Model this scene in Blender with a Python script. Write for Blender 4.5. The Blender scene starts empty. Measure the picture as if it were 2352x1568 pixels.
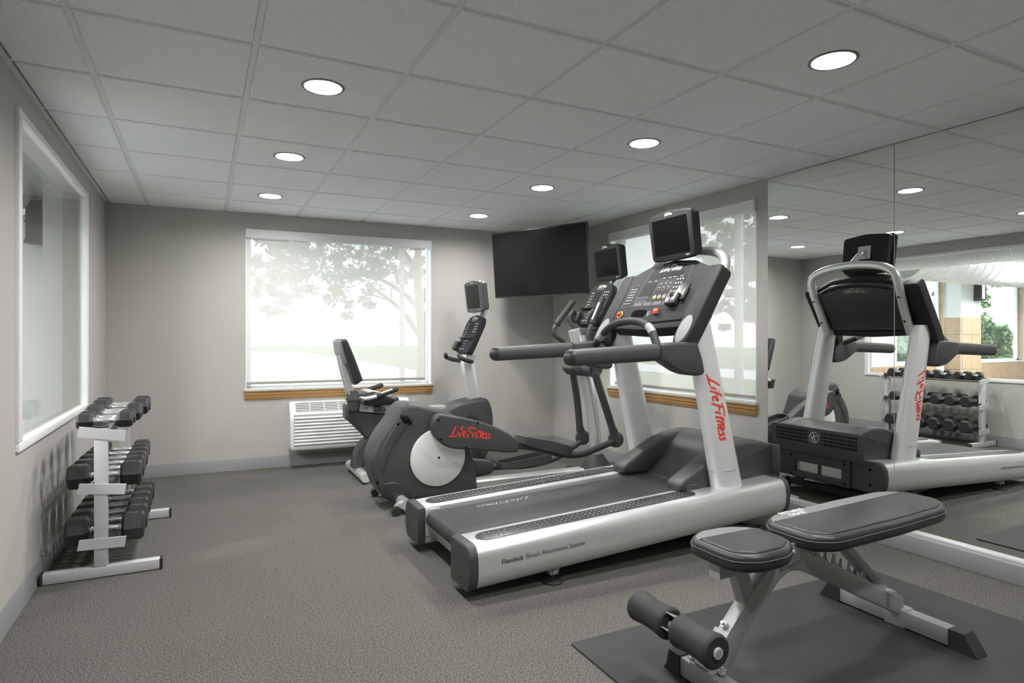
import bpy, bmesh, math, random
from mathutils import Vector, Matrix
R = math.radians
random.seed(7)
scn = bpy.context.scene
COL = scn.collection

# ------------------------------------------------------------------ camera, world, exposure
CAMZ = 1.214
cam_d = bpy.data.cameras.new('camera')
cam_d.sensor_width = 36.0
cam_d.lens = 1423.92 / 2352 * 36.0
cam_d.shift_y = -10.69 / 2352
cam_d.clip_start = 0.02
cam = bpy.data.objects.new('camera', cam_d)
cam.location = (0, 0, CAMZ)
cam.rotation_euler = (R(90), 0, -0.463612)
COL.objects.link(cam)
scn.camera = cam

world = bpy.data.worlds.new('world')
scn.world = world
world.use_nodes = True
wn = world.node_tree
bg = wn.nodes['Background']
# bright hazy summer sky: pale at the horizon, a little bluer overhead
wtc = wn.nodes.new('ShaderNodeTexCoord')
wsep = wn.nodes.new('ShaderNodeSeparateXYZ')
wramp = wn.nodes.new('ShaderNodeValToRGB')
wramp.color_ramp.elements[0].position = 0.0
wramp.color_ramp.elements[0].color = (0.95, 0.97, 1.0, 1)
wramp.color_ramp.elements[1].position = 0.7
wramp.color_ramp.elements[1].color = (0.62, 0.78, 1.0, 1)
wn.links.new(wtc.outputs['Generated'], wsep.inputs[0])
wn.links.new(wsep.outputs['Z'], wramp.inputs[0])
wn.links.new(wramp.outputs[0], bg.inputs['Color'])
SKY = 2.1
bg.inputs['Strength'].default_value = SKY
LAMP = 165.0         # radiance of the lens in each ceiling downlight
sun_d = bpy.data.lights.new('sun', 'SUN')
sun_d.energy = 3.2
sun_d.angle = R(1.0)
sun_d.color = (1.0, 0.95, 0.88)
sun = bpy.data.objects.new('sun', sun_d)
sun.rotation_euler = (R(42), 0, R(-12))       # high, from behind the building
COL.objects.link(sun)
scn.view_settings.view_transform = 'Standard'
scn.view_settings.look = 'None'
scn.view_settings.gamma = 1.0
scn.view_settings.use_curve_mapping = False
scn.view_settings.exposure = 1.17
scn.cycles.use_denoising = True
scn.cycles.max_bounces = 12
scn.cycles.diffuse_bounces = 5
scn.cycles.glossy_bounces = 5
scn.cycles.transparent_max_bounces = 16
scn.cycles.sample_clamp_indirect = 8.0
scn.cycles.caustics_reflective = True
scn.cycles.caustics_refractive = False


# ------------------------------------------------------------------ materials
def mat(name, col, rough=0.5, metal=0.0, spec=0.5, bump=None, vary=None, coat=0.0):
    m = bpy.data.materials.new(name)
    m.use_nodes = True
    nt = m.node_tree
    b = nt.nodes['Principled BSDF']
    if isinstance(col, (int, float)):
        col = (col, col, col)
    b.inputs['Base Color'].default_value = (*col, 1)
    b.inputs['Roughness'].default_value = rough
    b.inputs['Metallic'].default_value = metal
    b.inputs['Specular IOR Level'].default_value = spec
    b.inputs['Coat Weight'].default_value = coat
    if bump or vary:
        tc = nt.nodes.new('ShaderNodeTexCoord')
    if vary:                                   # (scale, amount, detail[, stretch])
        n = nt.nodes.new('ShaderNodeTexNoise')
        n.inputs['Scale'].default_value = vary[0]
        n.inputs['Detail'].default_value = vary[2] if len(vary) > 2 else 3
        src = tc.outputs['Object']
        if len(vary) > 3:
            mp = nt.nodes.new('ShaderNodeMapping')
            mp.inputs['Scale'].default_value = vary[3]
            nt.links.new(src, mp.inputs[0])
            src = mp.outputs[0]
        nt.links.new(src, n.inputs['Vector'])
        r = nt.nodes.new('ShaderNodeValToRGB')
        a = vary[1]
        r.color_ramp.elements[0].position = 0.3
        r.color_ramp.elements[1].position = 0.7
        r.color_ramp.elements[0].color = (*[c * (1 - a) for c in col], 1)
        r.color_ramp.elements[1].color = (*[min(1, c * (1 + a)) for c in col], 1)
        nt.links.new(n.outputs['Fac'], r.inputs[0])
        nt.links.new(r.outputs[0], b.inputs['Base Color'])
    if bump:                                   # (scale, strength, distance)
        n2 = nt.nodes.new('ShaderNodeTexNoise')
        n2.inputs['Scale'].default_value = bump[0]
        n2.inputs['Detail'].default_value = 4
        nt.links.new(tc.outputs['Object'], n2.inputs['Vector'])
        bp = nt.nodes.new('ShaderNodeBump')
        bp.inputs['Strength'].default_value = bump[1]
        bp.inputs['Distance'].default_value = bump[2]
        nt.links.new(n2.outputs['Fac'], bp.inputs['Height'])
        nt.links.new(bp.outputs[0], b.inputs['Normal'])
    return m


def emit(name, col, s):
    m = bpy.data.materials.new(name)
    m.use_nodes = True
    nt = m.node_tree
    nt.nodes.clear()
    e = nt.nodes.new('ShaderNodeEmission')
    e.inputs[0].default_value = (*col, 1)
    e.inputs[1].default_value = s
    o = nt.nodes.new('ShaderNodeOutputMaterial')
    nt.links.new(e.outputs[0], o.inputs[0])
    return m


def glass_mat(name, ior=1.5, tint=(0.97, 0.99, 0.98)):
    m = bpy.data.materials.new(name)
    m.use_nodes = True
    nt = m.node_tree
    nt.nodes.clear()
    fr = nt.nodes.new('ShaderNodeFresnel')
    ge = nt.nodes.new('ShaderNodeNewGeometry')       # same reflectance from both sides of the sheet
    mr = nt.nodes.new('ShaderNodeMapRange')
    mr.inputs['To Min'].default_value = ior
    mr.inputs['To Max'].default_value = 1.0 / ior
    nt.links.new(ge.outputs['Backfacing'], mr.inputs['Value'])
    nt.links.new(mr.outputs['Result'], fr.inputs['IOR'])
    t = nt.nodes.new('ShaderNodeBsdfTransparent')
    t.inputs[0].default_value = (*tint, 1)
    g = nt.nodes.new('ShaderNodeBsdfGlossy')
    g.inputs['Roughness'].default_value = 0.0
    mx = nt.nodes.new('ShaderNodeMixShader')
    o = nt.nodes.new('ShaderNodeOutputMaterial')
    nt.links.new(fr.outputs[0], mx.inputs[0])
    nt.links.new(t.outputs[0], mx.inputs[1])
    nt.links.new(g.outputs[0], mx.inputs[2])
    nt.links.new(mx.outputs[0], o.inputs[0])
    return m


def shade_mat(name, open_=0.13, col=(0.80, 0.78, 0.73)):
    """woven roller-shade screen: partly see-through, the yarn scatters daylight through"""
    m = bpy.data.materials.new(name)
    m.use_nodes = True
    nt = m.node_tree
    nt.nodes.clear()
    tc = nt.nodes.new('ShaderNodeTexCoord')
    n = nt.nodes.new('ShaderNodeTexNoise')
    n.inputs['Scale'].default_value = 160
    n.inputs['Detail'].default_value = 2
    nt.links.new(tc.outputs['Object'], n.inputs['Vector'])
    rp = nt.nodes.new('ShaderNodeValToRGB')
    rp.color_ramp.elements[0].color = (*[c * 0.93 for c in col], 1)
    rp.color_ramp.elements[1].color = (*col, 1)
    nt.links.new(n.outputs['Fac'], rp.inputs[0])
    tl = nt.nodes.new('ShaderNodeBsdfTranslucent')
    df = nt.nodes.new('ShaderNodeBsdfDiffuse')
    nt.links.new(rp.outputs[0], tl.inputs[0])
    nt.links.new(rp.outputs[0], df.inputs[0])
    m1 = nt.nodes.new('ShaderNodeMixShader')
    m1.inputs[0].default_value = 0.87
    nt.links.new(tl.outputs[0], m1.inputs[1])
    nt.links.new(df.outputs[0], m1.inputs[2])
    tr = nt.nodes.new('ShaderNodeBsdfTransparent')
    m2 = nt.nodes.new('ShaderNodeMixShader')
    m2.inputs[0].default_value = open_
    nt.links.new(m1.outputs[0], m2.inputs[1])
    nt.links.new(tr.outputs[0], m2.inputs[2])
    o = nt.nodes.new('ShaderNodeOutputMaterial')
    nt.links.new(m2.outputs[0], o.inputs[0])
    return m


M = {}
M['wall'] = mat('vinyl_wall', (0.472, 0.464, 0.430), 0.75, spec=0.25, bump=(420, 0.10, 0.002), vary=(260, 0.035, 2, (1, 1, 0.25)))
M['tile'] = mat('ceiling_tile', (0.90, 0.915, 0.95), 0.9, spec=0.2, bump=(150, 0.9, 0.006), vary=(130, 0.06, 3))
M['tbar'] = mat('ceiling_grid_paint', (0.74, 0.75, 0.78), 0.55, spec=0.3)
M['base'] = mat('grey_vinyl_base', (0.255, 0.255, 0.265), 0.5, spec=0.4)
M['white'] = mat('white_paint', (0.86, 0.86, 0.87), 0.45, spec=0.4)
M['whiteplastic'] = mat('white_plastic', (0.82, 0.82, 0.80), 0.4, spec=0.5)
M['acgap'] = mat('outlet_slot_shade', (0.09, 0.09, 0.09), 0.7)  # dark colour stands in for the shade between the outlet slats
M['acgap2'] = mat('louver_gap_shade', (0.50, 0.50, 0.49), 0.6)  # grey puts the shade of the louver gaps into the colour
M['wood'] = mat('oak_apron', (0.42, 0.235, 0.09), 0.45, spec=0.4, vary=(14, 0.25, 6, (0.6, 6, 18)))
M['sillstone'] = mat('speckled_sill', (0.60, 0.56, 0.50), 0.45, vary=(240, 0.25, 3))
M['black'] = mat('black_plastic', (0.052, 0.052, 0.053), 0.48, spec=0.5, bump=(900, 0.10, 0.001))
M['blacksmooth'] = mat('smooth_black_plastic', (0.035, 0.035, 0.036), 0.32, spec=0.5)
M['dark'] = mat('dark_steel', (0.05, 0.05, 0.052), 0.42, spec=0.5)
M['rubber'] = mat('rubber', (0.028, 0.028, 0.029), 0.6, spec=0.4)
M['foam'] = mat('foam_grip', (0.036, 0.036, 0.037), 0.62, spec=0.4, bump=(700, 0.15, 0.001))
M['pale'] = mat('front_lit_silver_paint', (0.82, 0.82, 0.83), 0.33, metal=0.30, spec=0.5, bump=(1500, 0.05, 0.0005))  # silver paint made lighter to stand for frontal light on the uprights
M['silver'] = mat('silver_paint', (0.78, 0.78, 0.79), 0.31, metal=0.62, spec=0.5, bump=(1500, 0.05, 0.0005))
M['steelgrey'] = mat('grey_powder_coat', (0.39, 0.39, 0.395), 0.42, metal=0.30, bump=(900, 0.12, 0.0006))
M['rackgrey'] = mat('light_grey_powder_coat', (0.56, 0.56, 0.58), 0.45, metal=0.15, bump=(900, 0.08, 0.0006))
M['disc'] = mat('light_grey_plastic', (0.68, 0.68, 0.68), 0.5, bump=(600, 0.08, 0.0006))
M['padgrey'] = mat('mid_grey_plastic', (0.27, 0.27, 0.27), 0.6, spec=0.25)
M['chrome'] = mat('chrome', (0.88, 0.88, 0.89), 0.24, metal=0.85, bump=(330, 0.35, 0.001))
M['screen'] = mat('screen_glass', (0.006, 0.006, 0.007), 0.14, spec=0.07)
M['tvscreen'] = mat('tv_screen', (0.010, 0.010, 0.010), 0.22, spec=0.16)
M['consoleblack'] = mat('console_black_plastic', (0.026, 0.026, 0.027), 0.6, spec=0.22, bump=(900, 0.08, 0.001))
M['armfoam'] = mat('armrest_foam', (0.062, 0.062, 0.063), 0.5, spec=0.4, bump=(700, 0.12, 0.001))
M['lcd'] = mat('unlit_display', (0.012, 0.012, 0.013), 0.6, spec=0.15)
M['overlay'] = mat('console_overlay', (0.030, 0.030, 0.031), 0.65, spec=0.15)
M['belt'] = mat('running_belt', (0.035, 0.035, 0.035), 0.5, spec=0.4, vary=(5, 0.22, 4, (0.35, 6, 1)))
M['vinyl'] = mat('black_upholstery', (0.026, 0.026, 0.027), 0.38, spec=0.5, bump=(260, 0.22, 0.0015))
M['vinylgrey'] = mat('grey_upholstery', (0.18, 0.18, 0.183), 0.45, spec=0.45, bump=(260, 0.18, 0.0015))
M['red'] = mat('red_print', (0.80, 0.055, 0.035), 0.45)
M['redbutton'] = mat('red_button', (0.75, 0.05, 0.03), 0.35)
M['yellow'] = mat('yellow_print', (0.75, 0.52, 0.03), 0.45)
M['green'] = mat('green_button', (0.25, 0.62, 0.05), 0.4)
M['orange'] = mat('orange_button', (0.75, 0.38, 0.08), 0.4)
M['print'] = mat('white_print', (0.75, 0.75, 0.75), 0.7, spec=0.1)
M['dimprint'] = mat('grey_print', (0.30, 0.30, 0.30), 0.7, spec=0.1)
M['greyprint'] = mat('dark_grey_print', (0.07, 0.07, 0.07), 0.5)
M['mirror'] = mat('mirror_silver', (0.90, 0.915, 0.895), 0.0, metal=1.0)
M['mirroredge'] = mat('polished_mirror_edge', (0.70, 0.76, 0.72), 0.3)
M['glass'] = glass_mat('window_glass')
M['shade'] = shade_mat('roller_shade_fabric')
M['lens'] = emit('downlight_lens', (1.0, 0.985, 0.965), LAMP)
M['reflector'] = mat('downlight_reflector', (0.85, 0.85, 0.85), 0.25, metal=0.6)
M['lighttrim'] = mat('downlight_trim', (0.20, 0.20, 0.20), 0.5)
M['tan'] = mat('tan_wall_tile', (0.50, 0.345, 0.215), 0.4, vary=(9, 0.08, 3))
M['grout'] = mat('grout', (0.55, 0.46, 0.36), 0.8)
M['poolwhite'] = mat('pool_room_paint', (0.74, 0.755, 0.74), 0.7)
M['poolfloor'] = mat('pool_deck', (0.42, 0.43, 0.42), 0.6, vary=(6, 0.1, 3))
M['duct'] = mat('spiral_duct', (0.70, 0.70, 0.70), 0.38, metal=0.35)
M['mat'] = mat('rubber_mat', (0.029, 0.029, 0.030), 0.55, spec=0.4, bump=(480, 0.5, 0.002))
M['lawn'] = mat('lawn', (0.10, 0.17, 0.05), 0.9, vary=(18, 0.35, 5))
M['paving'] = mat('pale_paving', (0.62, 0.60, 0.56), 0.9, vary=(4, 0.06, 3))
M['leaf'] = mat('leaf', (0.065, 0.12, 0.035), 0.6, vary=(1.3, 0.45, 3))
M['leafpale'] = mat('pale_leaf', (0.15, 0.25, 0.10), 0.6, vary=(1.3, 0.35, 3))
M['bark'] = mat('bark', (0.10, 0.08, 0.06), 0.9, bump=(40, 0.5, 0.01))


def carpet():
    m = mat('loop_carpet', (0.09, 0.085, 0.075), 0.95, spec=0.1)
    nt = m.node_tree
    b = nt.nodes['Principled BSDF']
    tc = nt.nodes.new('ShaderNodeTexCoord')
    n = nt.nodes.new('ShaderNodeTexNoise')
    n.inputs['Scale'].default_value = 150
    n.inputs['Detail'].default_value = 3
    n.inputs['Roughness'].default_value = 0.7
    r = nt.nodes.new('ShaderNodeValToRGB')
    r.color_ramp.elements[0].position = 0.36
    r.color_ramp.elements[1].position = 0.66
    r.color_ramp.elements[0].color = (0.048, 0.046, 0.042, 1)
    r.color_ramp.elements[1].color = (0.205, 0.199, 0.180, 1)
    n2 = nt.nodes.new('ShaderNodeTexNoise')
    n2.inputs['Scale'].default_value = 1.6
    n2.inputs['Detail'].default_value = 4
    r2 = nt.nodes.new('ShaderNodeValToRGB')
    r2.color_ramp.elements[0].color = (0.88, 0.88, 0.88, 1)
    r2.color_ramp.elements[1].color = (1.08, 1.08, 1.08, 1)
    mx = nt.nodes.new('ShaderNodeMix')
    mx.data_type = 'RGBA'
    mx.blend_type = 'MULTIPLY'
    mx.inputs['Factor'].default_value = 1.0
    for q in (n, n2):
        nt.links.new(tc.outputs['Object'], q.inputs['Vector'])
    nt.links.new(n.outputs['Fac'], r.inputs[0])
    nt.links.new(n2.outputs['Fac'], r2.inputs[0])
    nt.links.new(r.outputs[0], mx.inputs['A'])
    nt.links.new(r2.outputs[0], mx.inputs['B'])
    nt.links.new(mx.outputs['Result'], b.inputs['Base Color'])
    bp = nt.nodes.new('ShaderNodeBump')
    bp.inputs['Strength'].default_value = 0.6
    bp.inputs['Distance'].default_value = 0.004
    nt.links.new(n.outputs['Fac'], bp.inputs['Height'])
    nt.links.new(bp.outputs[0], b.inputs['Normal'])
    return m


M['carpet'] = carpet()


# ------------------------------------------------------------------ geometry helpers: each returns (verts, faces)
def rbox(c, s, r=0.0, seg=2, rot=None):
    bm = bmesh.new()
    bmesh.ops.create_cube(bm, size=1)
    for v in bm.verts:
        v.co = Vector((v.co.x * s[0], v.co.y * s[1], v.co.z * s[2]))
    if r > 0:
        bmesh.ops.bevel(bm, geom=list(bm.edges), offset=min(r, 0.49 * min(s)), segments=seg, profile=0.5, affect='EDGES')
    mtx = Matrix.Translation(c) @ (rot.to_4x4() if rot is not None else Matrix.Identity(4))
    bm.verts.index_update()
    V = [mtx @ v.co for v in bm.verts]
    F = [[v.index for v in f.verts] for f in bm.faces]
    bm.free()
    return V, F


def bx(x0, x1, y0, y1, z0, z1, r=0.0, seg=2):
    return rbox(((x0 + x1) / 2, (y0 + y1) / 2, (z0 + z1) / 2), (abs(x1 - x0), abs(y1 - y0), abs(z1 - z0)), r, seg)


def spline(P, n=8, closed=False):
    P = [Vector(p) for p in P]
    out = []
    N = len(P)
    rng = range(N if closed else N - 1)
    for i in rng:
        if closed:
            a, b, c, d = P[(i - 1) % N], P[i], P[(i + 1) % N], P[(i + 2) % N]
        else:
            b, c = P[i], P[i + 1]
            a = P[i - 1] if i > 0 else b * 2 - c
            d = P[i + 2] if i + 2 < N else c * 2 - b
        for k in range(n):
            t = k / n
            out.append(0.5 * ((2 * b) + (c - a) * t + (2 * a - 5 * b + 4 * c - d) * t * t + (3 * b - a - 3 * c + d) * t ** 3))
    if not closed:
        out.append(P[-1])
    return out


def area2(o):
    return sum(o[i][0] * o[(i + 1) % len(o)][1] - o[(i + 1) % len(o)][0] * o[i][1] for i in range(len(o))) / 2


def inset(o, d):
    """offset an outline inwards; points that would cross over collapse onto their nearest sound neighbour"""
    n = len(o)
    out = []
    for i in range(n):
        p, a, b = Vector(o[i][:2]), Vector(o[i - 1][:2]), Vector(o[(i + 1) % n][:2])
        e1, e2 = (p - a), (b - p)
        e1 = e1.normalized() if e1.length > 1e-9 else Vector((1, 0))
        e2 = e2.normalized() if e2.length > 1e-9 else Vector((1, 0))
        n1, n2 = Vector((-e1.y, e1.x)), Vector((-e2.y, e2.x))
        m = n1 + n2
        if m.length < 1e-6:
            m = n1
        m.normalize()
        k = max(0.45, m.dot(n1))
        out.append(p + m * (d / k))
    if d > 0.004 and n > 8:
        segs = [(o[k][0], o[k][1], o[(k + 1) % n][0] - o[k][0], o[(k + 1) % n][1] - o[k][1]) for k in range(n)]
        lim = (d * 0.93) ** 2
        ok = []
        for p in out:
            good = True
            for ax, ay, dx, dy in segs:
                L = dx * dx + dy * dy
                t = ((p.x - ax) * dx + (p.y - ay) * dy) / L if L > 0 else 0
                t = 0 if t < 0 else 1 if t > 1 else t
                qx, qy = ax + dx * t - p.x, ay + dy * t - p.y
                if qx * qx + qy * qy < lim:
                    good = False
                    break
            ok.append(good)
        if any(ok) and not all(ok):
            fixed = []
            for i in range(n):
                j = 0
                while not (ok[(i + j) % n] or ok[(i - j) % n]):
                    j += 1
                q = out[(i + j) % n] if ok[(i + j) % n] else out[(i - j) % n]
                fixed.append(q.copy())
            out = fixed
    return out


def soften(o, r, seg=3):
    """round the corners of a 2D outline"""
    n = len(o)
    out = []
    for i in range(n):
        p, a, b = Vector(o[i][:2]), Vector(o[i - 1][:2]), Vector(o[(i + 1) % n][:2])
        ra = min(r, (p - a).length * 0.45)
        rb = min(r, (b - p).length * 0.45)
        s = p + (a - p).normalized() * ra
        e = p + (b - p).normalized() * rb
        for k in range(seg + 1):
            t = k / seg
            out.append(s * (1 - t) ** 2 + p * 2 * t * (1 - t) + e * t * t)
    return out


def prism(o, t0, t1, r=0.0, seg=3, f=None, r2=None):
    """2D outline o pushed from t0 to t1 with rounded rims; f(p, q, t) -> point (default x, z outline along y)"""
    f = f or (lambda p, q, t: (p, t, q))
    o = [Vector(p[:2]) for p in o]
    if area2(o) < 0:
        o.reverse()
    rings = []
    ra, rb = r, (r if r2 is None else r2)
    if ra > 0:
        for k in range(seg + 1):
            a = k / seg * math.pi / 2
            rings.append((t0 + ra * (1 - math.sin(a)), ra * (1 - math.cos(a))))
        rings.reverse()
        rings = [(t0 + ra * (1 - math.cos(k / seg * math.pi / 2)), ra * (1 - math.sin(k / seg * math.pi / 2))) for k in range(seg + 1)]
    else:
        rings.append((t0, 0))
    if rb > 0:
        rings += [(t1 - rb * (1 - math.sin(k / seg * math.pi / 2)), rb * (1 - math.cos(k / seg * math.pi / 2))) for k in range(seg + 1)]
    else:
        rings.append((t1, 0))
    V, F = [], []
    n = len(o)
    for t, d in rings:
        for p in (inset(o, d) if d > 1e-7 else o):
            V.append(Vector(f(p[0], p[1], t)))
    for i in range(len(rings) - 1):
        for k in range(n):
            a, b = i * n + k, i * n + (k + 1) % n
            F.append([a, b, b + n, a + n])
    F.append(list(range(n))[::-1])
    F.append(list(range((len(rings) - 1) * n, len(rings) * n)))
    return V, F


def sweep(path, prof, up=(0, 0, 1), caps=True, scale=None):
    """2D profile carried along a path; the profile's second axis stays as close to up as it can"""
    path = [Vector(p) for p in path]
    V, F = [], []
    n, N = len(prof), len(path)
    up = Vector(up)
    for i, p in enumerate(path):
        t = (path[min(i + 1, N - 1)] - path[max(i - 1, 0)]).normalized()
        s = t.cross(up)
        if s.length < 1e-5:
            s = t.cross(Vector((1, 0, 0)))
        s.normalize()
        u = s.cross(t).normalized()
        k = scale(i / (N - 1)) if scale else 1.0
        for a, b in prof:
            V.append(p + s * a * k + u * b * k)
    for i in range(N - 1):
        for k in range(n):
            a, b = i * n + k, i * n + (k + 1) % n
            F.append([a, b, b + n, a + n])
    if caps:
        F.append(list(range(n))[::-1])
        F.append(list(range((N - 1) * n, N * n)))
    return V, F


def tube(path, r, n=14, caps=True, round_end=False):
    """round tube by parallel transport"""
    path = [Vector(p) for p in path]
    N = len(path)
    rr = r if callable(r) else (lambda t: r)
    T = [(path[min(i + 1, N - 1)] - path[max(i - 1, 0)]).normalized() for i in range(N)]
    a = Vector((0, 0, 1)) if abs(T[0].z) < 0.9 else Vector((1, 0, 0))
    nrm = T[0].cross(a).normalized()
    rings = []
    for i in range(N):
        if i:
            nrm = (nrm - T[i] * nrm.dot(T[i])).normalized()
        rings.append((path[i], nrm.copy(), T[i].cross(nrm), rr(i / (N - 1))))
    if round_end:
        p, a, b, q = rings[0]
        pre = [(p - T[0] * q * math.sin(k / 4 * math.pi / 2), a, b, q * max(0.05, math.cos(k / 4 * math.pi / 2))) for k in range(4, 0, -1)]
        p, a, b, q = rings[-1]
        post = [(p + T[-1] * q * math.sin(k / 4 * math.pi / 2), a, b, q * max(0.05, math.cos(k / 4 * math.pi / 2))) for k in range(1, 5)]
        rings = pre + rings + post
    V, F = [], []
    for p, a, b, q in rings:
        for k in range(n):
            w = 2 * math.pi * k / n
            V.append(p + a * q * math.cos(w) + b * q * math.sin(w))
    for i in range(len(rings) - 1):
        for k in range(n):
            a, b = i * n + k, i * n + (k + 1) % n
            F.append([a, b, b + n, a + n])
    if caps:
        F.append(list(range(n))[::-1])
        F.append(list(range((len(rings) - 1) * n, len(rings) * n)))
    return V, F


def lathe(prof, o, ax, n=24, close=True):
    """profile (radius, height) spun about axis ax at o"""
    o, ax = Vector(o), Vector(ax).normalized()
    a = ax.cross(Vector((0, 0, 1)) if abs(ax.z) < 0.9 else Vector((1, 0, 0))).normalized()
    b = ax.cross(a)
    V, F = [], []
    for r, h in prof:
        for k in range(n):
            w = 2 * math.pi * k / n
            V.append(o + ax * h + (a * math.cos(w) + b * math.sin(w)) * r)
    m = len(prof)
    for i in range(m - 1):
        for k in range(n):
            p, q = i * n + k, i * n + (k + 1) % n
            F.append([p, q, q + n, p + n])
    if close:
        F.append(list(range(n))[::-1])
        F.append(list(range((m - 1) * n, m * n)))
    return V, F


def loft(secs, caps=True):
    V, F = [], []
    n = len(secs[0])
    for s in secs:
        V += [Vector(p) for p in s]
    for i in range(len(secs) - 1):
        for k in range(n):
            a, b = i * n + k, i * n + (k + 1) % n
            F.append([a, b, b + n, a + n])
    if caps:
        F.append(list(range(n))[::-1])
        F.append(list(range((len(secs) - 1) * n, len(secs) * n)))
    return V, F


def disc(o, ax, r, t=0.004, n=24, b=0.0015):
    return lathe([(r - b, 0), (r, b), (r, t - b), (r - b, t)], o, ax, n)


def xf(g, mtx):
    return [mtx @ v for v in g[0]], g[1]


def capsule2(x0, x1, yc, h, n=8):
    """stadium outline in 2D"""
    out = []
    for k in range(n + 1):
        a = -math.pi / 2 + math.pi * k / n
        out.append((x1 - h + h * math.cos(a), yc + h * math.sin(a)))
    for k in range(n + 1):
        a = math.pi / 2 + math.pi * k / n
        out.append((x0 + h + h * math.cos(a), yc + h * math.sin(a)))
    return out


# ------------------------------------------------------------------ objects
BASE = {}


def origin(o):
    return BASE.get(o.name, Vector((0, 0, 0)))


def build(name, geos, m, parent=None, flat=False, ang=38, loc=None, label=None):
    """link ONE mesh object made of the listed shapes (given in room coordinates)"""
    if isinstance(geos, tuple):
        geos = [geos]
    L = origin(parent) if parent is not None else Vector(loc or (0, 0, 0))
    V, F = [], []
    for v, f in geos:
        k = len(V)
        V += [tuple(Vector(p) - L) for p in v]
        F += [[i + k for i in q] for q in f]
    me = bpy.data.meshes.new(name)
    me.from_pydata(V, [], F)
    bm = bmesh.new()
    bm.from_mesh(me)
    bmesh.ops.recalc_face_normals(bm, faces=bm.faces)
    bm.to_mesh(me)
    bm.free()
    if not flat:
        me.polygons.foreach_set('use_smooth', [True] * len(me.polygons))
        me.set_sharp_from_angle(angle=R(ang))
    me.materials.append(m)
    o = bpy.data.objects.new(name, me)
    COL.objects.link(o)
    if parent is not None:
        o.parent = parent
        BASE[o.name] = L
    else:
        o.location = L
        BASE[o.name] = L
    if label:
        o['label'] = label
    return o


def thing(name, loc, label, cat, group=None):
    o = bpy.data.objects.new(name, None)
    o.empty_display_size = 0.1
    COL.objects.link(o)
    o.location = loc
    BASE[o.name] = Vector(loc)
    return tag(o, label, cat, group)


def tag(o, label, cat, group=None):
    o['label'] = label
    o['category'] = cat
    if group:
        o['group'] = group
    return o


def struct(name, geos, m, parent=None, **k):
    o = build(name, geos, m, parent, **k)
    o['kind'] = 'structure'
    return o


def dup(root, loc, label=None):
    r = root.copy()
    COL.objects.link(r)
    r.location = loc
    if label:
        r['label'] = label
    for ch in [c for c in root.children]:
        c = ch.copy()
        COL.objects.link(c)
        c.parent = r
        for g in [q for q in ch.children]:
            d = g.copy()
            COL.objects.link(d)
            d.parent = c
    return r


# ------------------------------------------------------------------ lettering
def font_geo(txt, size, bold=False):
    """flat mesh of a line of text in the XY plane, left-aligned at 0,0"""
    cu = bpy.data.curves.new('t', 'FONT')
    cu.body = txt
    cu.size = size
    cu.resolution_u = 4
    if bold:
        cu.offset = size * 0.022
    ob = bpy.data.objects.new('t', cu)
    COL.objects.link(ob)
    dg = bpy.context.evaluated_depsgraph_get()
    me = bpy.data.meshes.new_from_object(ob.evaluated_get(dg))
    V = [v.co.copy() for v in me.vertices]
    F = [list(p.vertices) for p in me.polygons]
    bpy.data.objects.remove(ob)
    bpy.data.curves.remove(cu)
    bpy.data.meshes.remove(me)
    return V, F


SCRIPT = [   # brush-lettered logo, one entry per stroke; cap height 1
    [(0.62, 1.02), (0.42, 0.62), (0.22, 0.12), (0.14, 0.0)], [(-0.12, -0.06), (0.14, 0.0), (0.48, 0.02), (0.62, 0.08)],
    [(0.86, 0.58), (0.76, 0.3), (0.70, 0.04)], [(0.95, 0.82), (0.98, 0.88)],
    [(1.36, 0.98), (1.24, 0.98), (1.14, 0.75), (1.02, 0.3), (0.92, -0.06)], [(1.0, 0.52), (1.14, 0.55), (1.28, 0.56)],
    [(1.34, 0.28), (1.52, 0.36), (1.54, 0.52), (1.42, 0.54), (1.31, 0.34), (1.34, 0.1), (1.46, 0.04), (1.6, 0.14)],
    [(2.02, 0.94), (1.90, 0.5), (1.74, -0.12)], [(1.74, 0.84), (2.02, 0.95), (2.3, 0.96), (2.62, 0.9)], [(1.84, 0.46), (2.06, 0.5), (2.26, 0.5)],
    [(2.42, 0.58), (2.34, 0.3), (2.28, 0.04)], [(2.5, 0.76), (2.53, 0.8)],
    [(2.80, 0.86), (2.68, 0.45), (2.60, 0.08), (2.70, 0.03)], [(2.56, 0.56), (2.80, 0.64), (3.1, 0.66), (3.42, 0.62)],
    [(2.96, 0.54), (2.90, 0.3), (2.84, 0.03)], [(2.90, 0.3), (3.02, 0.5), (3.14, 0.5), (3.12, 0.25), (3.10, 0.04)],
    [(3.30, 0.26), (3.46, 0.34), (3.48, 0.48), (3.37, 0.5), (3.27, 0.3), (3.30, 0.09), (3.42, 0.04), (3.54, 0.12)],
    [(3.84, 0.48), (3.74, 0.52), (3.66, 0.42), (3.76, 0.28), (3.76, 0.12), (3.66, 0.03), (3.54, 0.06)],
    [(4.14, 0.48), (4.04, 0.52), (3.96, 0.42), (4.06, 0.28), (4.06, 0.12), (3.96, 0.03), (3.84, 0.06)],
]


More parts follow.
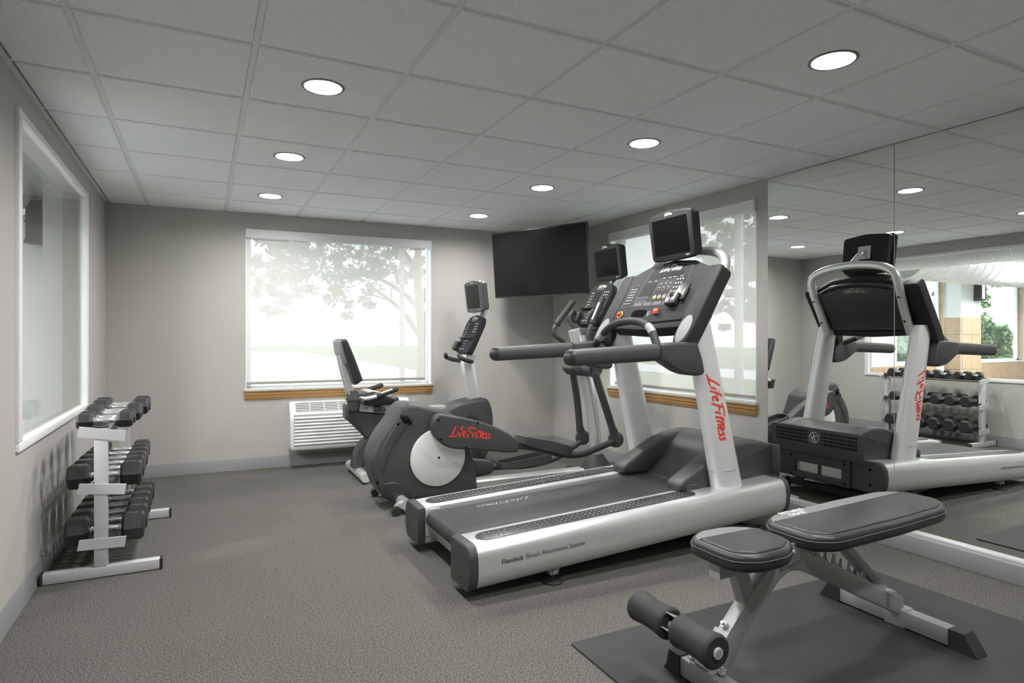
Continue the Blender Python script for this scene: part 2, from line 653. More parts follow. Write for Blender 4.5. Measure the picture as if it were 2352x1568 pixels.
def script_geo(h, w=0.085):
    """the brush lettering as flat ribbons in XY, cap height h"""
    V, F = [], []
    for s in SCRIPT:
        P = spline([(a, b, 0) for a, b in s], 4) if len(s) > 2 else [Vector((*q, 0)) for q in s]
        N = len(P)
        k = len(V)
        for i, p in enumerate(P):
            t = (P[min(i + 1, N - 1)] - P[max(i - 1, 0)]).normalized()
            nn = Vector((-t.y, t.x, 0))
            wd = w * (0.75 + 0.25 * math.sin(math.pi * i / (N - 1)))
            V.append((p + nn * wd * 0.6) * h)
            V.append((p - nn * wd * 0.6) * h)
        for i in range(N - 1):
            F.append([k + 2 * i, k + 2 * i + 1, k + 2 * i + 3, k + 2 * i + 2])
    return V, F


def lay(g, fn):
    """lay flat lettering on a surface: fn(u, v) -> point"""
    return [Vector(fn(v[0], v[1])) for v in g[0]], g[1]


# ================================================================== THE ROOM
CZ = CAMZ + 1.143
XL = -0.73
BL, BR = Vector((XL, 6.215, 0)), Vector((3.54, 6.044, 0))     # back wall line
RM = Vector((3.637, 3.15, 0))                                  # where the mirror starts
RN = Vector((3.668, -1.7, 0))
YREAR = -1.7


def wall_frame(A, B):
    d = (B - A)
    L = d.length
    d.normalize()
    n = Vector((d.y, -d.x, 0))           # into the room when A->B keeps the room on the right
    return d, n, L


def wall_geo(A, B, z0, z1, th, holes=()):
    d, n, L = wall_frame(A, B)
    ss = sorted({0.0, L, *[h[0] for h in holes], *[h[1] for h in holes]})
    zs = sorted({z0, z1, *[h[2] for h in holes], *[h[3] for h in holes]})
    G = []
    for i in range(len(ss) - 1):
        for j in range(len(zs) - 1):
            s0, s1, a, b = ss[i], ss[i + 1], zs[j], zs[j + 1]
            sm, zm = (s0 + s1) / 2, (a + b) / 2
            if any(h[0] < sm < h[1] and h[2] < zm < h[3] for h in holes):
                continue
            P = [A + d * s0, A + d * s1, A + d * s1 - n * th, A + d * s0 - n * th]
            V = [Vector((p.x, p.y, a)) for p in P] + [Vector((p.x, p.y, b)) for p in P]
            G.append((V, [[0, 1, 2, 3], [4, 5, 6, 7], [0, 1, 5, 4], [1, 2, 6, 5], [2, 3, 7, 6], [3, 0, 4, 7]]))
    return G


def wbox(A, B, s0, s1, z0, z1, t0, t1, r=0.0):
    """box fixed to a wall: s along it, t out into the room"""
    d, n, L = wall_frame(A, B)
    m = Matrix(((d.x, n.x, 0, A.x), (d.y, n.y, 0, A.y), (0, 0, 1, 0), (0, 0, 0, 1)))
    return xf(bx(s0, s1, t0, t1, z0, z1, r), m)


WTOP = CZ + 0.12
# back wall: s runs from the left corner
W1 = (1.087, 2.850, 0.735, 2.203)
struct('wall_back', wall_geo(BL, BR, 0, WTOP, 0.2, [W1]), M['wall'], flat=True)
# right wall from the far corner towards the camera
dR, nR, LR = wall_frame(BR, RM)
W2 = (1.035, 2.783, 0.735, 2.222)
struct('wall_right', wall_geo(BR, RM, 0, WTOP, 0.2, [W2]) + wall_geo(RM, RN, 0, WTOP, 0.2), M['wall'], flat=True)
# left wall with the glazed opening to the pool room: s from the rear corner forward
LA, LB = Vector((XL, YREAR, 0)), BL
GW = (3.40 - YREAR, 5.262 - YREAR, 0.705, 2.225)
struct('wall_left', wall_geo(LA, LB, 0, WTOP, 0.14, [GW]), M['wall'], flat=True)
struct('wall_rear', wall_geo(RN, LA, 0, WTOP, 0.15), M['wall'], flat=True)

struct('floor', bx(XL - 0.1, 3.9, YREAR - 0.1, 6.4, -0.06, 0.0), M['carpet'], flat=True)

# suspended ceiling: grid bars, lay-in tiles as separate pieces
GX = [-0.4213 + 0.6096 * k for k in range(-1, 8)]
GY = [1.9945 + 0.6096 * k for k in range(-7, 8)]
cg = [bx(XL - 0.1, 3.8, YREAR - 0.1, 6.35, CZ + 0.10, CZ + 0.12)]  # hidden slab above the tiles, added to block outside light
for x in GX[1:-1]:
    cg.append(bx(x - 0.012, x + 0.012, YREAR, 6.25, CZ, CZ + 0.03))
for y in GY:
    cg.append(bx(XL, 3.7, y - 0.012, y + 0.012, CZ + 0.0006, CZ + 0.03))
ceil = struct('ceiling', cg, M['tbar'], flat=True)
LIGHTS = [(0.493, y) for y in (2.909, 4.128, 5.347, 1.690, 0.471)] + [(2.322, y) for y in (1.690, 2.909, 4.128, 5.347, 0.471)]  # last lamp of each row is unseen, added to light upright faces


def tile_geo(w, h, hole):
    """tegular tile centred at 0,0: face 6 mm below the grid, bevelled rim"""
    a, b = w / 2, h / 2
    e = 0.015
    rect = lambda i, z: [(-a + i, -b + i, z), (a - i, -b + i, z), (a - i, b - i, z), (-a + i, b - i, z)]
    if not hole:
        return loft([rect(0.0, 0.012), rect(0.0, -0.001), rect(0.005, -0.006)])
    n = 32
    V, F = [], []
    outs = []
    for k in range(n):
        t = 2 * math.pi * k / n
        c, s = math.cos(t), math.sin(t)
        q = 1 / max(abs(c), abs(s))
        outs.append((c * q, s * q))
    for (i, z) in ((0.0, 0.012), (0.0, -0.001), (0.005, -0.006)):
        V += [Vector((c * (a - i), s * (b - i), z)) for c, s in outs]
    rad = 0.086
    V += [Vector((rad * math.cos(2 * math.pi * k / n), rad * math.sin(2 * math.pi * k / n), -0.006)) for k in range(n)]
    V += [Vector((rad * math.cos(2 * math.pi * k / n), rad * math.sin(2 * math.pi * k / n), 0.012)) for k in range(n)]
    for i in range(4):
        for k in range(n):
            p, q = i * n + k, i * n + (k + 1) % n
            F.append([p, q, q + n, p + n])
    return V, F


xs = [XL + 0.018] + GX[1:-1] + [3.70]
ys = [YREAR] + [y for y in GY if YREAR + 0.05 < y < 6.2] + [6.25]
tile_mesh = {}
for i in range(len(xs) - 1):
    for j in range(len(ys) - 1):
        x0, x1, y0, y1 = xs[i], xs[i + 1], ys[j], ys[j + 1]
        cx, cy = (x0 + x1) / 2, (y0 + y1) / 2
        hole = any(abs(cx - l[0]) < 0.2 and abs(cy - l[1]) < 0.2 for l in LIGHTS)
        key = (round(x1 - x0, 3), round(y1 - y0, 3), hole)
        if key not in tile_mesh:
            o = build('ceiling_tile', tile_geo(x1 - x0 - 0.0262, y1 - y0 - 0.0262, hole), M['tile'], ceil, flat=True)
            tile_mesh[key] = o.data
        else:
            o = bpy.data.objects.new('ceiling_tile', tile_mesh[key])
            COL.objects.link(o)
            o.parent = ceil
        o.location = (cx, cy, CZ)
# wall angle round the ceiling edge
struct('trim_1', [bx(XL, XL + 0.022, YREAR, 6.21, CZ - 0.004, CZ + 0.02), wbox(BL, BR, 0.0, 4.27, CZ - 0.004, CZ + 0.02, 0, 0.022),
                  wbox(BR, RM, 0.0, LR, CZ - 0.004, CZ + 0.02, 0, 0.022), wbox(RM, RN, 0.0, 4.85, CZ - 0.012, CZ + 0.02, 0, 0.03)], M['tbar'], flat=True)


def base_prof():
    return [(0, 0), (0.014, 0), (0.012, 0.012), (0.008, 0.10), (0.004, 0.106), (0, 0.106)]


def baseboard(name, A, B, s0, s1):
    d, n, L = wall_frame(A, B)
    secs = []
    for s in (s0, s1):
        p = A + d * s
        secs.append([(p.x + n.x * t, p.y + n.y * t, z) for t, z in base_prof()])
    return struct(name, loft(secs), M['base'])


b1 = baseboard('baseboard_back', BL, BR, 0.015, 2.2)
baseboard('baseboard_back_right', BL, BR, 2.203, 4.26)
baseboard('baseboard_left', LA, LB, 0.0, 7.9)
baseboard('baseboard_right', BR, RM, 0.015, LR)

# ledge and channel under the mirrors
dM, nM, LM = wall_frame(RM, RN)
for k, (a, b) in enumerate(((-0.02, 1.62), (1.623, 4.84))):
    struct('trim_2' if k == 0 else 'trim_3', wbox(RM, RN, a, b, 0, 0.098, 0.0, 0.088, 0.004), M['base'])
struct('trim_4', [wbox(RM, RN, -0.02, 4.84, 0.098, 0.108, 0.0, 0.05, 0.002), wbox(RM, RN, -0.02, 4.84, 0.105, 0.132, 0.012, 0.017)], M['silver'])

# ------------------------------------------------------------------ window 1 (back) and window 2 (right): frame, panes, sill, apron
def window(name, A, B, W, zs):
    s0, s1, z0, z1 = W
    fr = []
    for a, b, c, d_ in ((s0, s1, z1 - 0.05, z1), (s0, s1, z0, z0 + 0.022), (s0, s0 + 0.05, z0, z1), (s1 - 0.018, s1, z0, z1)):
        fr.append(wbox(A, B, a, b, c, d_, -0.16, -0.10, 0.004))
    fr.append(wbox(A, B, s1 - 0.30, s1 - 0.25, z0, z1, -0.155, -0.105, 0.004))
    w = struct(name, fr, M['white'])
    g = build('pane', [wbox(A, B, s0 + 0.04, s1 - 0.015, z0 + 0.018, z1 - 0.04, -0.134, -0.128)], M['glass'], w, flat=True)
    build('reveal', [wbox(A, B, s0 - 0.001, s0 + 0.008, z0, z1, -0.10, -0.002), wbox(A, B, s1 - 0.008, s1 + 0.001, z0, z1, -0.10, -0.002),
                     wbox(A, B, s0, s1, z1 - 0.008, z1, -0.10, -0.002)], M['white'], w)
    build('sill', wbox(A, B, s0 - 0.012, s1 + 0.015, z0 - 0.024, z0 + 0.001, -0.10, 0.035, 0.008), M['sillstone'], w)
    pr = [(0.0, -0.098), (0.012, -0.098), (0.014, -0.085), (0.018, -0.080), (0.018, -0.062), (0.024, -0.055), (0.024, -0.035), (0.030, -0.028), (0.030, -0.024), (0.0, -0.024)]
    d, n, L = wall_frame(A, B)
    secs = []
    for s in (s0 - 0.006, s1 + 0.010):
        p = A + d * s
        secs.append([(p.x + n.x * t, p.y + n.y * t, z0 + z) for t, z in pr])
    build('apron', loft(secs), M['wood'], w, ang=20)
    return w


window('window_1', BL, BR, W1, 0)
window('window_2', BR, RM, W2, 0)


def roller_shade(A, B, W, f0, f1, zbot, label):
    s0, s1, z0, z1 = W
    d, n, L = wall_frame(A, B)
    c = A + d * ((s0 + s1) / 2)
    t = thing('roller_shade', (c.x, c.y, zbot), label, 'blind')
    build('valance', [wbox(A, B, s0 + 0.003, s1 - 0.003, z1 - 0.078, z1, -0.055, 0.018, 0.002)], M['white'], t)
    N = 24
    V, F = [], []
    for i in range(N + 1):
        s = f0 + (f1 - f0) * i / N
        for z in (zbot, z1 - 0.05):
            p = A + d * s + n * (-0.034 + 0.0008 * math.sin(i * 1.3))
            V.append(Vector((p.x, p.y, z)))
    for i in range(N):
        F.append([2 * i, 2 * i + 2, 2 * i + 3, 2 * i + 1])
    build('fabric', (V, F), M['shade'], t)
    build('bottom_bar', wbox(A, B, f0, f1, zbot - 0.022, zbot + 0.002, -0.041, -0.027, 0.004), mat_bar, t)
    build('end_bracket', [wbox(A, B, s1 - 0.012, s1 - 0.001, z1 - 0.09, z1 - 0.002, -0.06, 0.022, 0.001)], M['whiteplastic'], t)
    if f1 < s1 - 0.04:
        q = A + d * (s1 - 0.03) + n * (-0.03)
        build('chain', tube([(q.x, q.y, z1 - 0.05), (q.x, q.y, z0 + 0.25)], 0.0022, 6), M['whiteplastic'], t)
    return t


mat_bar = mat('shade_hem_bar', (0.34, 0.32, 0.28), 0.6)
roller_shade(BL, BR, W1, 1.090, 2.790, 0.795, 'beige roller shade lowered over the back wall window, glowing with daylight')
roller_shade(BR, RM, W2, 1.080, 2.778, 0.775, 'beige roller shade lowered over the side window beside the mirror')

# ------------------------------------------------------------------ interior glazing to the pool room
gw = []
for a, b, c, d_ in ((GW[0], GW[1], GW[3] - 0.035, GW[3]), (GW[0], GW[1], GW[2], GW[2] + 0.04), (GW[0], GW[0] + 0.055, GW[2] + 0.04, GW[3] - 0.035), (GW[1] - 0.05, GW[1], GW[2] + 0.04, GW[3] - 0.035)):
    gw.append(wbox(LA, LB, a, b, c, d_, -0.022, 0.014, 0.005))
w3 = struct('window_3', gw, M['white'])
build('pane', wbox(LA, LB, GW[0] + 0.04, GW[1] - 0.04, GW[2] + 0.03, GW[3] - 0.03, -0.014, -0.008), M['glass'], w3, flat=True)

# ------------------------------------------------------------------ mirrors
def on_mirror(y):
    return 3.653 - 0.006 * y


def mirror_panel(y0, y1, label, base=0.108):
    o = thing('wall_mirror', (on_mirror((y0 + y1) / 2), (y0 + y1) / 2, base), label, 'mirror', 'mirror panels on the right wall')
    z1 = CZ - 0.016
    P = [(on_mirror(y0) - 0.014, y0), (on_mirror(y1) - 0.014, y1)]
    q = [(P[0][0], y0, base), (P[1][0], y1, base), (P[1][0], y1, z1), (P[0][0], y0, z1)]
    V = [Vector(p) for p in q]
    build('reflective_face', (V, [[0, 1, 2, 3]]), M['mirror'], o, flat=True)
    V = [Vector((p[0] + 0.0006, p[1], p[2])) for p in q] + [Vector((p[0] + 0.007, p[1], p[2])) for p in q]
    build('glass_edge', (V, [[4, 5, 6, 7], [0, 1, 5, 4], [1, 2, 6, 5], [2, 3, 7, 6], [3, 0, 4, 7], [0, 1, 2, 3]]), M['mirroredge'], o, flat=True)
    return o


mirror_panel(3.148, 2.2475, 'frameless mirror panel beside the side window, narrowest one, left of the seam')
mirror_panel(2.2435, 0.95, 'frameless mirror panel to the right of the seam, behind the weight bench')

# ------------------------------------------------------------------ downlights
def downlight(x, y):
    t = thing('downlight', (x, y, CZ), '', 'ceiling light', 'recessed downlights in the ceiling')
    o = (x, y, CZ)
    build('trim_ring', lathe([(0.082, 0.004), (0.082, -0.010), (0.092, -0.011), (0.0955, -0.007), (0.0955, -0.002)], o, (0, 0, 1), 40, close=False), M['lighttrim'], t)
    build('reflector', lathe([(0.0825, -0.009), (0.0815, -0.002), (0.078, 0.02), (0.070, 0.055), (0.062, 0.085)], o, (0, 0, 1), 32, close=False), M['reflector'], t)
    build('lens', lathe([(0.001, 0.013), (0.078, 0.013)], o, (0, 0, 1), 32, close=False), M['lens'], t)
    return t


dl_labels = ['round downlight in the left row, nearest of the three seen there', 'round downlight in the left row, middle of the three seen there',
             'round downlight in the left row, farthest, above the back window', 'round downlight of the left row overhead, above the picture',
             'added round downlight continuing the left row beside the camera, out of the picture',
             'round downlight in the right row, nearest and largest, beside the mirror', 'round downlight in the right row, second nearest, above the treadmill',
             'round downlight in the right row, second farthest, over the exercise machines', 'round downlight in the right row, farthest, near the television corner',
             'added round downlight continuing the right row beside the camera, out of the picture']
d0 = None
for (x, y), lb in zip(LIGHTS, dl_labels):
    if d0 is None:
        d0 = downlight(x, y)
        d0['label'] = lb
    else:
        dup(d0, (x, y, CZ), lb)

# ================================================================== POOL ROOM BEHIND THE GLAZING
PX0, PX1, PY, PZ = -0.87, -8.2, 6.02, 2.85
EA, EB = Vector((PX1, PY, 0)), Vector((PX0, PY, 0))
W4 = (-PX1 - 4.02, -PX1 - 2.70, 0.76, 2.62)
W5 = (-PX1 - 6.62, -PX1 - 4.72, 0.76, 2.62)
wend = struct('wall_end', wall_geo(EA, EB, 0, PZ + 0.1, 0.15, [W4, W5]), M['poolwhite'], flat=True)
FA, FB = Vector((PX1, -2.0, 0)), Vector((PX1, PY, 0))
struct('wall_far', wall_geo(FA, FB, 0, PZ + 0.1, 0.3, [(1.2, 3.2, 0.76, 2.62), (4.2, 6.4, 0.76, 2.62)]), M['poolwhite'], flat=True)  # both openings are unseen, added to let daylight into the pool room
struct('wall_near', bx(PX1, PX0, -2.2, -2.0, 0, PZ), M['poolwhite'], flat=True)
struct('floor_pool', bx(PX1, PX0, -2.0, PY, -0.06, 0), M['poolfloor'], flat=True)
struct('ceiling_pool', bx(PX1, PX0, -2.0, PY, PZ, PZ + 0.1), M['poolwhite'], flat=True)
struct('wall_upper', bx(-0.86, -0.74, YREAR, PY, CZ + 0.1, PZ), M['poolwhite'], flat=True)
# pilaster between the two windows
pil = struct('trim_5', [bx(-4.65, -4.04, 5.77, PY, 0, PZ), bx(-1.073, PX0, 5.75, PY, 0, PZ)], M['poolwhite'], flat=True)


def wall_tiles(parent, cells):
    """tan wall tiles, one object each, sharing meshes by size"""
    cache = {}
    for (c, s) in cells:
        key = tuple(round(q, 3) for q in s)
        if key not in cache:
            o = build('wall_tile', rbox((0, 0, 0), s, 0.003, 1), M['tan'], parent)
            o.location = Vector(c) - origin(parent)
            for v in o.data.vertices:
                v.co += origin(parent)
            cache[key] = o.data
        else:
            o = bpy.data.objects.new('wall_tile', cache[key])
            COL.objects.link(o)
            o.parent = parent
            o.location = Vector(c) - origin(parent)


cells = []
T = 0.29
for r_ in range(2):
    for k in range(24):
        x = -1.03 - k * T
        if -4.8 < x < -3.9 or x > -1.5:
            continue
        cells.append(((x, PY - 0.006, 0.745 - T / 2 - r_ * T), (T - 0.007, 0.012, T - 0.007)))
for W in (W4, W5):
    for xx in (PX1 + W[0] + 0.006, PX1 + W[1] - 0.006):
        for k in range(12):
            cells.append(((xx, PY + 0.035, 0.85 + k * 0.15), (0.012, 0.068, 0.144)))
wall_tiles(wend, cells)
cells = []
for k in range(5):
    for xx in (-4.49, -4.20):
        cells.append(((xx, 5.764, 1.54 - T / 2 - k * T), (T - 0.007, 0.012, T - 0.007)))
    cells.append(((-4.034, 5.89, 1.54 - T / 2 - k * T), (0.012, 0.24, T - 0.007)))
wall_tiles(pil, cells)


def pool_window(name, A, B, W):
    s0, s1, z0, z1 = W
    fr = [wbox(A, B, s0, s1, z1 - 0.05, z1, -0.13, -0.07), wbox(A, B, s0, s1, z0, z0 + 0.05, -0.13, -0.07),
          wbox(A, B, s0, s0 + 0.05, z0, z1, -0.13, -0.07), wbox(A, B, s1 - 0.05, s1, z0, z1, -0.13, -0.07)]
    w = struct(name, fr, M['white'])
    build('pane', wbox(A, B, s0 + 0.04, s1 - 0.04, z0 + 0.04, z1 - 0.04, -0.103, -0.097), M['glass'], w, flat=True)
    build('sill', wbox(A, B, s0, s1, z0 - 0.01, z0 + 0.012, -0.08, 0.02, 0.004), M['white'], w)


pool_window('window_4', EA, EB, W4)
pool_window('window_5', EA, EB, W5)
pool_window('added_window_6', FA, FB, (1.2, 3.2, 0.76, 2.62))  # unseen window added to bring daylight into the pool room
pool_window('added_window_7', FA, FB, (4.2, 6.4, 0.76, 2.62))  # second unseen window added for the same daylight


def duct(o, ax, L, r, label, pitch):
    t = thing('ventilation_duct', o, label, 'duct')
    prof = [(r, 0)]
    k = 1
    while k * pitch < L - 0.02:
        h = k * pitch
        prof += [(r, h - 0.012), (r + 0.006, h - 0.006), (r + 0.006, h + 0.006), (r, h + 0.012)]
        k += 1
    prof.append((r, L))
    build('spiral_shell', lathe(prof, o, ax, 32), M['duct'], t)
    for q in (0.15, 0.5, 0.85):
        p = Vector(o) + Vector(ax) * L * q
        build('hanger_rod', tube([(p.x, p.y, p.z + r - 0.01), (p.x, p.y, PZ)], 0.006, 6), M['steelgrey'], t)


duct((-1.33, -1.6, 2.30), (0, 1, 0), 7.55, 0.185, 'slimmer silver spiral duct running along the top of the pool room glazing', 0.15)
duct((-1.62, 5.30, 2.36), (-1, 0, 0), 5.9, 0.33, 'wide silver spiral duct crossing the pool room in front of its windows', 0.22)


def sconce(x, y, z, label, side=False):
    """half-round wall lamp; faces -y, or -x when it hangs on a side face"""
    t = thing('wall_sconce', (x, y, z), label, 'wall lamp')
    P = (lambda p, q, tt: (x + q, y + p, tt)) if side else (lambda p, q, tt: (x + p, y + q, tt))
    arc = spline([(-0.085, 0.0), (-0.07, -0.10), (0, -0.135), (0.07, -0.10), (0.085, 0.0)], 4)
    build('housing', [prism([(-0.085, -0.02), (0.085, -0.02), (0.085, 0.0), (-0.085, 0.0)], z - 0.16, z + 0.16, 0.0, f=P),
                      prism(arc, z + 0.13, z + 0.16, 0.004, f=P), prism(arc, z - 0.16, z - 0.13, 0.004, f=P)]
          + [prism([(k * 0.085, 0), (k * 0.088, -0.075), (k * 0.062, -0.115), (k * 0.05, -0.10), (k * 0.07, -0.07), (k * 0.07, 0)], z - 0.15, z + 0.15, 0.0, f=P) for k in (-1, 1)], M['dark'], t)
    build('lens', prism(spline([(-0.075, 0.0), (-0.062, -0.088), (0, -0.12), (0.062, -0.088), (0.075, 0.0)], 4), z - 0.13, z + 0.13, 0.0, f=P), sconce_lens, t)
    build('lens_bar', prism([(-0.06, -0.126), (0.06, -0.126), (0.06, -0.108), (-0.06, -0.108)], z - 0.004, z + 0.004, 0.0, f=P), M['dark'], t)


sconce_lens = emit('sconce_lens', (1.0, 0.88, 0.66), 1.1)
sconce(-4.50, 5.765, 1.98, 'dark framed wall sconce on the pilaster between the pool room windows')
sconce(-1.075, 5.87, 2.085, 'dark wall sconce glowing behind the glass of the left window', True)

def pendant(x, y, label):
    z = 2.33
    t = thing('pendant_light', (x, y, z), label, 'ceiling light', 'boxy light fixtures in the pool room')
    build('housing', [loft([[(x - 0.25, y - 0.15, z), (x + 0.25, y - 0.15, z), (x + 0.25, y + 0.15, z), (x - 0.25, y + 0.15, z)], [(x - 0.2, y - 0.1, z + 0.1), (x + 0.2, y - 0.1, z + 0.1), (x + 0.2, y + 0.1, z + 0.1), (x - 0.2, y + 0.1, z + 0.1)]])], M['white'], t, flat=True)
    build('stem', tube([(x, y, z + 0.09), (x, y, PZ)], 0.012, 8), M['white'], t)
    build('diffuser', bx(x - 0.23, x + 0.23, y - 0.13, y + 0.13, z - 0.008, z + 0.001), M['pendantlens'], t, flat=True)


M['pendantlens'] = emit('pendant_diffuser', (1, 0.99, 0.97), 110.0)
pendant(-4.05, 4.55, 'white boxy light fixture hanging beside the wide duct in the pool room')
pendant(-4.05, 1.2, 'added white boxy fill light deep in the pool room, out of the picture')  # unseen lamp added to brighten the pool room
pendant(-2.2, 2.9, 'added white boxy fill light just behind the glazed wall, out of the picture')  # unseen lamp added to brighten what shows through the glazing

# ================================================================== OUTDOORS
g0 = struct('ground', bx(-60, 60, 6.5, 90, -0.16, -0.10), M['lawn'], flat=True)
struct('path', bx(-0.6, 7.5, 6.35, 60, -0.12, -0.085), M['paving'], flat=True)
struct('ground_side', bx(3.95, 60, -30, 6.3, -0.16, -0.10), M['lawn'], flat=True)
struct('pavement', bx(15.0, 19.0, -30, 30, -0.12, -0.085), M['paving'], flat=True)


def leaves(c, rad, n, size, seed, squash=1.0, shell=0.55):
    rnd = random.Random(seed)
    V, F = [], []
    for i in range(n):
        while True:
            d = Vector((rnd.uniform(-1, 1), rnd.uniform(-1, 1), rnd.uniform(-1, 1)))
            if shell < d.length < 1:
                break
        lump = 0.78 + 0.22 * math.sin(d.x * 5 + seed) * math.cos(d.z * 4 + d.y * 3)
        p = Vector(c) + Vector((d.x * rad[0], d.y * rad[1], d.z * rad[2] * squash)) * lump
        a = Vector((rnd.uniform(-1, 1), rnd.uniform(-1, 1), rnd.uniform(-1, 1))).normalized()
        b = a.orthogonal().normalized()
        s = size * rnd.uniform(0.6, 1.3)
        k = len(V)
        V += [p - a * s, p + b * s * 0.45, p + a * s, p - b * s * 0.45]
        F.append([k, k + 1, k + 2, k + 3])
    return V, F


def shrub(x, y, rx, rz, label, m, seed, n=4200, size=0.065):
    t = thing('shrub', (x, y, -0.1), label, 'shrub', 'shrubs outside the pool room')
    build('foliage', leaves((x, y, rz * 0.85), (rx, rx * 0.8, rz), n, size, seed), m, t, flat=True)
    build('stem', [tube([(x, y, -0.12), (x + 0.05, y, rz * 0.5)], 0.03, 6), tube([(x, y, -0.05), (x - 0.15, y + 0.05, rz * 0.8)], 0.02, 6)], M['bark'], t)


for i, (x, y, rx, rz, lb, mm) in enumerate([
        (-5.5, 8.1, 0.72, 0.85, 'leafy green shrub outside the pool room, seen through its nearer window, left one', 'leafpale'),
        (-7.1, 8.4, 0.75, 0.92, 'leafy green shrub outside the pool room, seen through its nearer window, right one', 'leafpale'),
        (-8.75, 8.1, 0.75, 0.86, 'bushy green shrub outside, at the left of the farther pool room window', 'leaf'),
        (-10.4, 8.4, 0.78, 0.98, 'bushy green shrub outside, at the right of the farther pool room window', 'leaf'),
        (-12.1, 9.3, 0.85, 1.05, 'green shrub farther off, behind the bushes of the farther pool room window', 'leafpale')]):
    shrub(x, y, rx, rz, lb, M[mm], 31 + i)


def tree(x, y, h, crowns, label, m, seed, n=900, size=0.13, limbs=()):
    t = thing('tree', (x, y, -0.1), label, 'tree', 'trees outside')
    br = [tube(spline([(x, y, -0.12), (x + 0.04, y, h * 0.3), (x - 0.05, y + 0.03, h * 0.65), (x + 0.05, y, h)], 4), lambda q: 0.11 * (1 - 0.75 * q) + 0.012, 8)]
    for (z0, dx, dy, dz) in limbs:
        br.append(tube(spline([(x, y, z0), (x + dx * 0.4, y + dy * 0.4, z0 + dz * 0.55), (x + dx, y + dy, z0 + dz)], 4), lambda q: 0.05 * (1 - 0.8 * q) + 0.006, 6))
        for e in (-1, 1):
            br.append(tube([(x + dx * 0.55, y + dy * 0.55, z0 + dz * 0.68), (x + dx * 0.75 + e * 0.2, y + dy * 0.75, z0 + dz * 0.95 + 0.12 * e)], 0.012, 5))
    build('trunk', br, M['bark'], t)
    lv = []
    rnd = random.Random(seed)
    for i, (cx, cy, cz, r_) in enumerate(crowns):
        for k in range(int(26 * r_ / 0.8)):
            while True:
                d = Vector((rnd.uniform(-1, 1), rnd.uniform(-1, 1), rnd.uniform(-1, 1)))
                if d.length < 1:
                    break
            q = rnd.uniform(0.10, 0.27)
            lv.append(leaves((x + cx + d.x * r_, y + cy + d.y * r_, cz + d.z * r_ * 0.85), (q, q, q * 0.7), max(8, n // 14), size * 0.75, seed + i * 31 + k, shell=0.0))
    build('crown', lv, m, t, flat=True)


LB = [(1.2, -0.9, 0.1, 0.9), (1.4, 0.8, 0.2, 1.0), (1.7, -1.2, 0.2, 0.7), (1.9, 1.0, -0.1, 0.8), (2.2, -0.7, 0, 0.8)]
tree(3.35, 10.2, 3.6, [(-1.2, 0, 2.75, 0.8), (0.6, 0.2, 2.9, 0.75), (-0.3, 0.3, 3.5, 0.95), (-2.1, 0.4, 3.1, 0.9), (0.2, -0.2, 2.2, 0.5), (-1.0, 0.2, 1.95, 0.55), (-1.9, 0.1, 2.3, 0.6), (-0.4, -0.2, 2.55, 0.6)],
     'branching tree silhouetted through the right half of the back window shade', M['leaf'], 3, 420, 0.085, LB)
tree(0.0, 12.6, 3.8, [(0.2, 0, 3.3, 1.1), (1.4, 0.2, 3.6, 0.9), (-0.9, 0, 3.2, 1.0), (0.4, 0.6, 2.4, 0.75), (1.5, 0.5, 2.7, 0.7), (-0.4, 0.3, 2.2, 0.6), (1.2, 0.0, 2.0, 0.5)],
     'leafy tree dappling the upper left of the back window shade', M['leaf'], 23, 460, 0.095, LB)
tree(9.8, 8.6, 4.2, [(0, 0, 3.0, 1.3), (0, 1.2, 3.4, 1.2), (0, -1.3, 3.3, 1.3), (0.3, 0.4, 2.0, 1.0), (-0.3, -0.8, 1.9, 0.8), (0.2, 0.6, 2.6, 1.1)],
     'leafy tree shading the left part of the side window shade', M['leaf'], 43, 900, 0.12, LB)
tree(9.0, 3.6, 4.2, [(0, 0, 3.0, 1.1), (0, 1.2, 3.5, 1.1), (0.5, -1.0, 3.3, 1.0), (0.2, 0.3, 2.0, 0.8), (0.2, 1.4, 2.6, 0.9), (0.1, 0.9, 1.6, 0.6)],
     'leafy tree dappling the right part of the side window shade', M['leaf'], 63, 800, 0.11, LB)
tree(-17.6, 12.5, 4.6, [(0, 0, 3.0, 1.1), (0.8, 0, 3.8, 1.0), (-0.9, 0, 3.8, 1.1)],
     'pale hazy tree beyond the shrubs in the farther pool room window', M['leafpale'], 83, 900, 0.12, LB)

